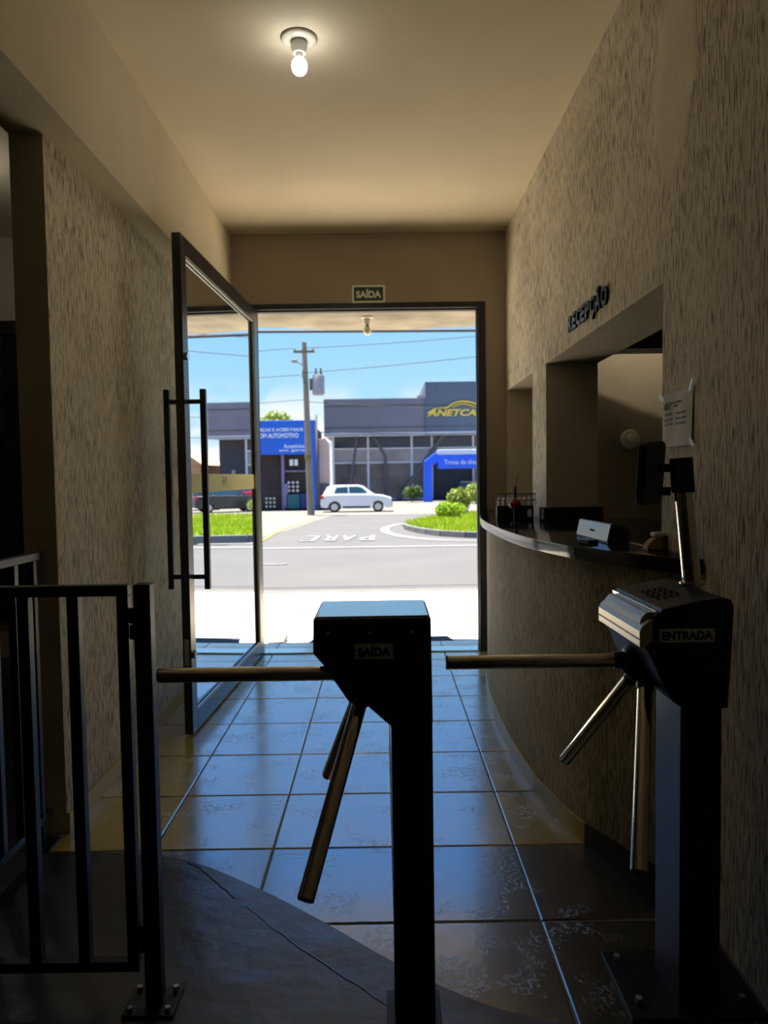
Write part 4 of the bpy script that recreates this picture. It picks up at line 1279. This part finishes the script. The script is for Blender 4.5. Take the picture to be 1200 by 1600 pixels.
# ------------------------------------------------------------------ cars
def make_car(label, paint, loc, rotz, group=None):
    t = thing('parked_car', label, 'car', loc, rotz, group)
    # local: front is +x, length 4.2, width 1.74
    W = .86
    def arch(cx, r=.37, n=9):
        return [(cx + r * math.cos(math.pi * k / n), .30 + r * math.sin(math.pi * k / n)) for k in range(n + 1)]
    low = [(-2.08, .32), (-2.10, .55), (-2.06, .92), (-1.98, 1.02), (-.9, 1.06), (.85, 1.04), (1.55, .98), (1.95, .86), (2.08, .66), (2.10, .40), (2.02, .24)] + arch(1.28) + [(.85, .22), (-.85, .22)] + arch(-1.28) + [(-1.75, .26)]
    # order: clockwise outline, arches run from +x to -x
    b = MB().prism(low, 1, -W, W).build('body', paint, t, bevel=.035)
    # greenhouse: tapered roof
    g0 = [(-1.98, 1.0), (-1.70, 1.50), (-1.30, 1.60), (.10, 1.60), (.42, 1.52), (1.12, 1.02)]
    vs = []
    for x, z in g0:
        k = (z - 1.0) / .6
        wy = W - .03 - .17 * k
        vs += [(x, -wy, z), (x, wy, z)]
    m = len(g0)
    fs = [(2 * i, 2 * i + 1, 2 * i + 3, 2 * i + 2) for i in range(m - 1)]
    fs += [tuple(2 * i for i in range(m))[::-1], tuple(2 * i + 1 for i in range(m)), (0, 2 * m - 2, 2 * m - 1, 1)]
    MB().add(vs, fs).build('cabin', paint, t, bevel=.03)
    def sidewin(poly, s):
        out = []
        for x, z in poly:
            k = (z - 1.0) / .6
            out.append((x, s * (W - .03 - .17 * k + .006), z))
        vin = [(x, y - s * .02, z) for x, y, z in out]
        q = len(out)
        return MB().add(out + vin, [tuple(range(q)), tuple(range(q, 2 * q))[::-1]] + [(i, (i + 1) % q, q + (i + 1) % q, q + i) for i in range(q)])
    for s in (-1, 1):
        sidewin([(-1.30, 1.12), (-1.15, 1.46), (-.50, 1.50), (-.46, 1.12)], s).build('side_window', 'car_glass', t)
        sidewin([(-.40, 1.12), (-.44, 1.50), (.12, 1.50), (.36, 1.42), (.72, 1.12)], s).build('side_window', 'car_glass', t)
        MB().box(.62, .78, s * (W - .02), s * (W + .14), 1.06, 1.18).build('wing_mirror', paint, t, bevel=.03)
        MB().box(1.80, 2.06, s * .50, s * .80, .68, .84).build('headlight', 'head_lamp', t, bevel=.03)
        MB().box(-2.11, -1.90, s * .62, s * (W + .008), .80, 1.00).build('tail_light', 'tail_red', t, bevel=.02)
        MB().box(-.8, .8, s * (W - .01), s * (W + .012), .26, .36).build('sill_trim', 'black_plastic', t)
        MB().box(-.55, -.40, s * (W - .005), s * (W + .02), .90, .93).build('door_handle', paint, t)
    # screens
    MB().add([(.50, -.66, 1.475), (.50, .66, 1.475), (1.04, .76, 1.09), (1.04, -.76, 1.09), (.52, -.66, 1.49), (.52, .66, 1.49), (1.06, .76, 1.10), (1.06, -.76, 1.10)], [(0, 1, 2, 3), (4, 7, 6, 5), (0, 4, 5, 1), (1, 5, 6, 2), (2, 6, 7, 3), (3, 7, 4, 0)]).build('windscreen', 'car_glass', t)
    MB().add([(-1.74, -.62, 1.45), (-1.74, .62, 1.45), (-1.93, .72, 1.10), (-1.93, -.72, 1.10), (-1.77, -.62, 1.46), (-1.77, .62, 1.46), (-1.97, .72, 1.10), (-1.97, -.72, 1.10)], [(0, 3, 2, 1), (4, 5, 6, 7), (0, 1, 5, 4), (1, 2, 6, 5), (2, 3, 7, 6), (3, 0, 4, 7)]).build('rear_window', 'car_glass', t)
    MB().box(2.02, 2.13, -.62, .62, .30, .55).build('grille', 'black_plastic', t, bevel=.02)
    for cx in (1.28, -1.28):
        for s in (-1, 1):
            wh = MB().cyl((cx, s * .66, .325), (cx, s * .85, .325), .325, 24).build('wheel', 'tyre', t, bevel=.02)
            MB().cyl((cx, s * .845, .325), (cx, s * .862, .325), .215, 18, .19).build('rim', 'rim', wh)
    return t
white = make_car('white compact car parked side on beside the utility pole', 'car_white', (-1.5, 43.2, -.7), 0)
PK = 'cars parked in the forecourt behind the island'
for lab, paint, loc, rz in (('black car seen in the door glass nearest the grass', 'car_black', (11.6, 44.0, -.7), 2.6),
                            ('dark blue car seen in the door glass beside the black one', 'car_blue', (9.0, 48.5, -.7), 2.3),
                            ('silver car at the left of the cars seen in the door glass', 'car_silver', (15.2, 47.0, -.7), 2.8),
                            ('red car seen in the door glass behind the others', 'car_red', (12.6, 55.0, -.7), 3.0)):
    make_car(lab, paint, loc, rz, PK)
make_car('dark car parked under the blue arch', 'car_black', (7.2, 60.0, -.7), 1.5, PK)
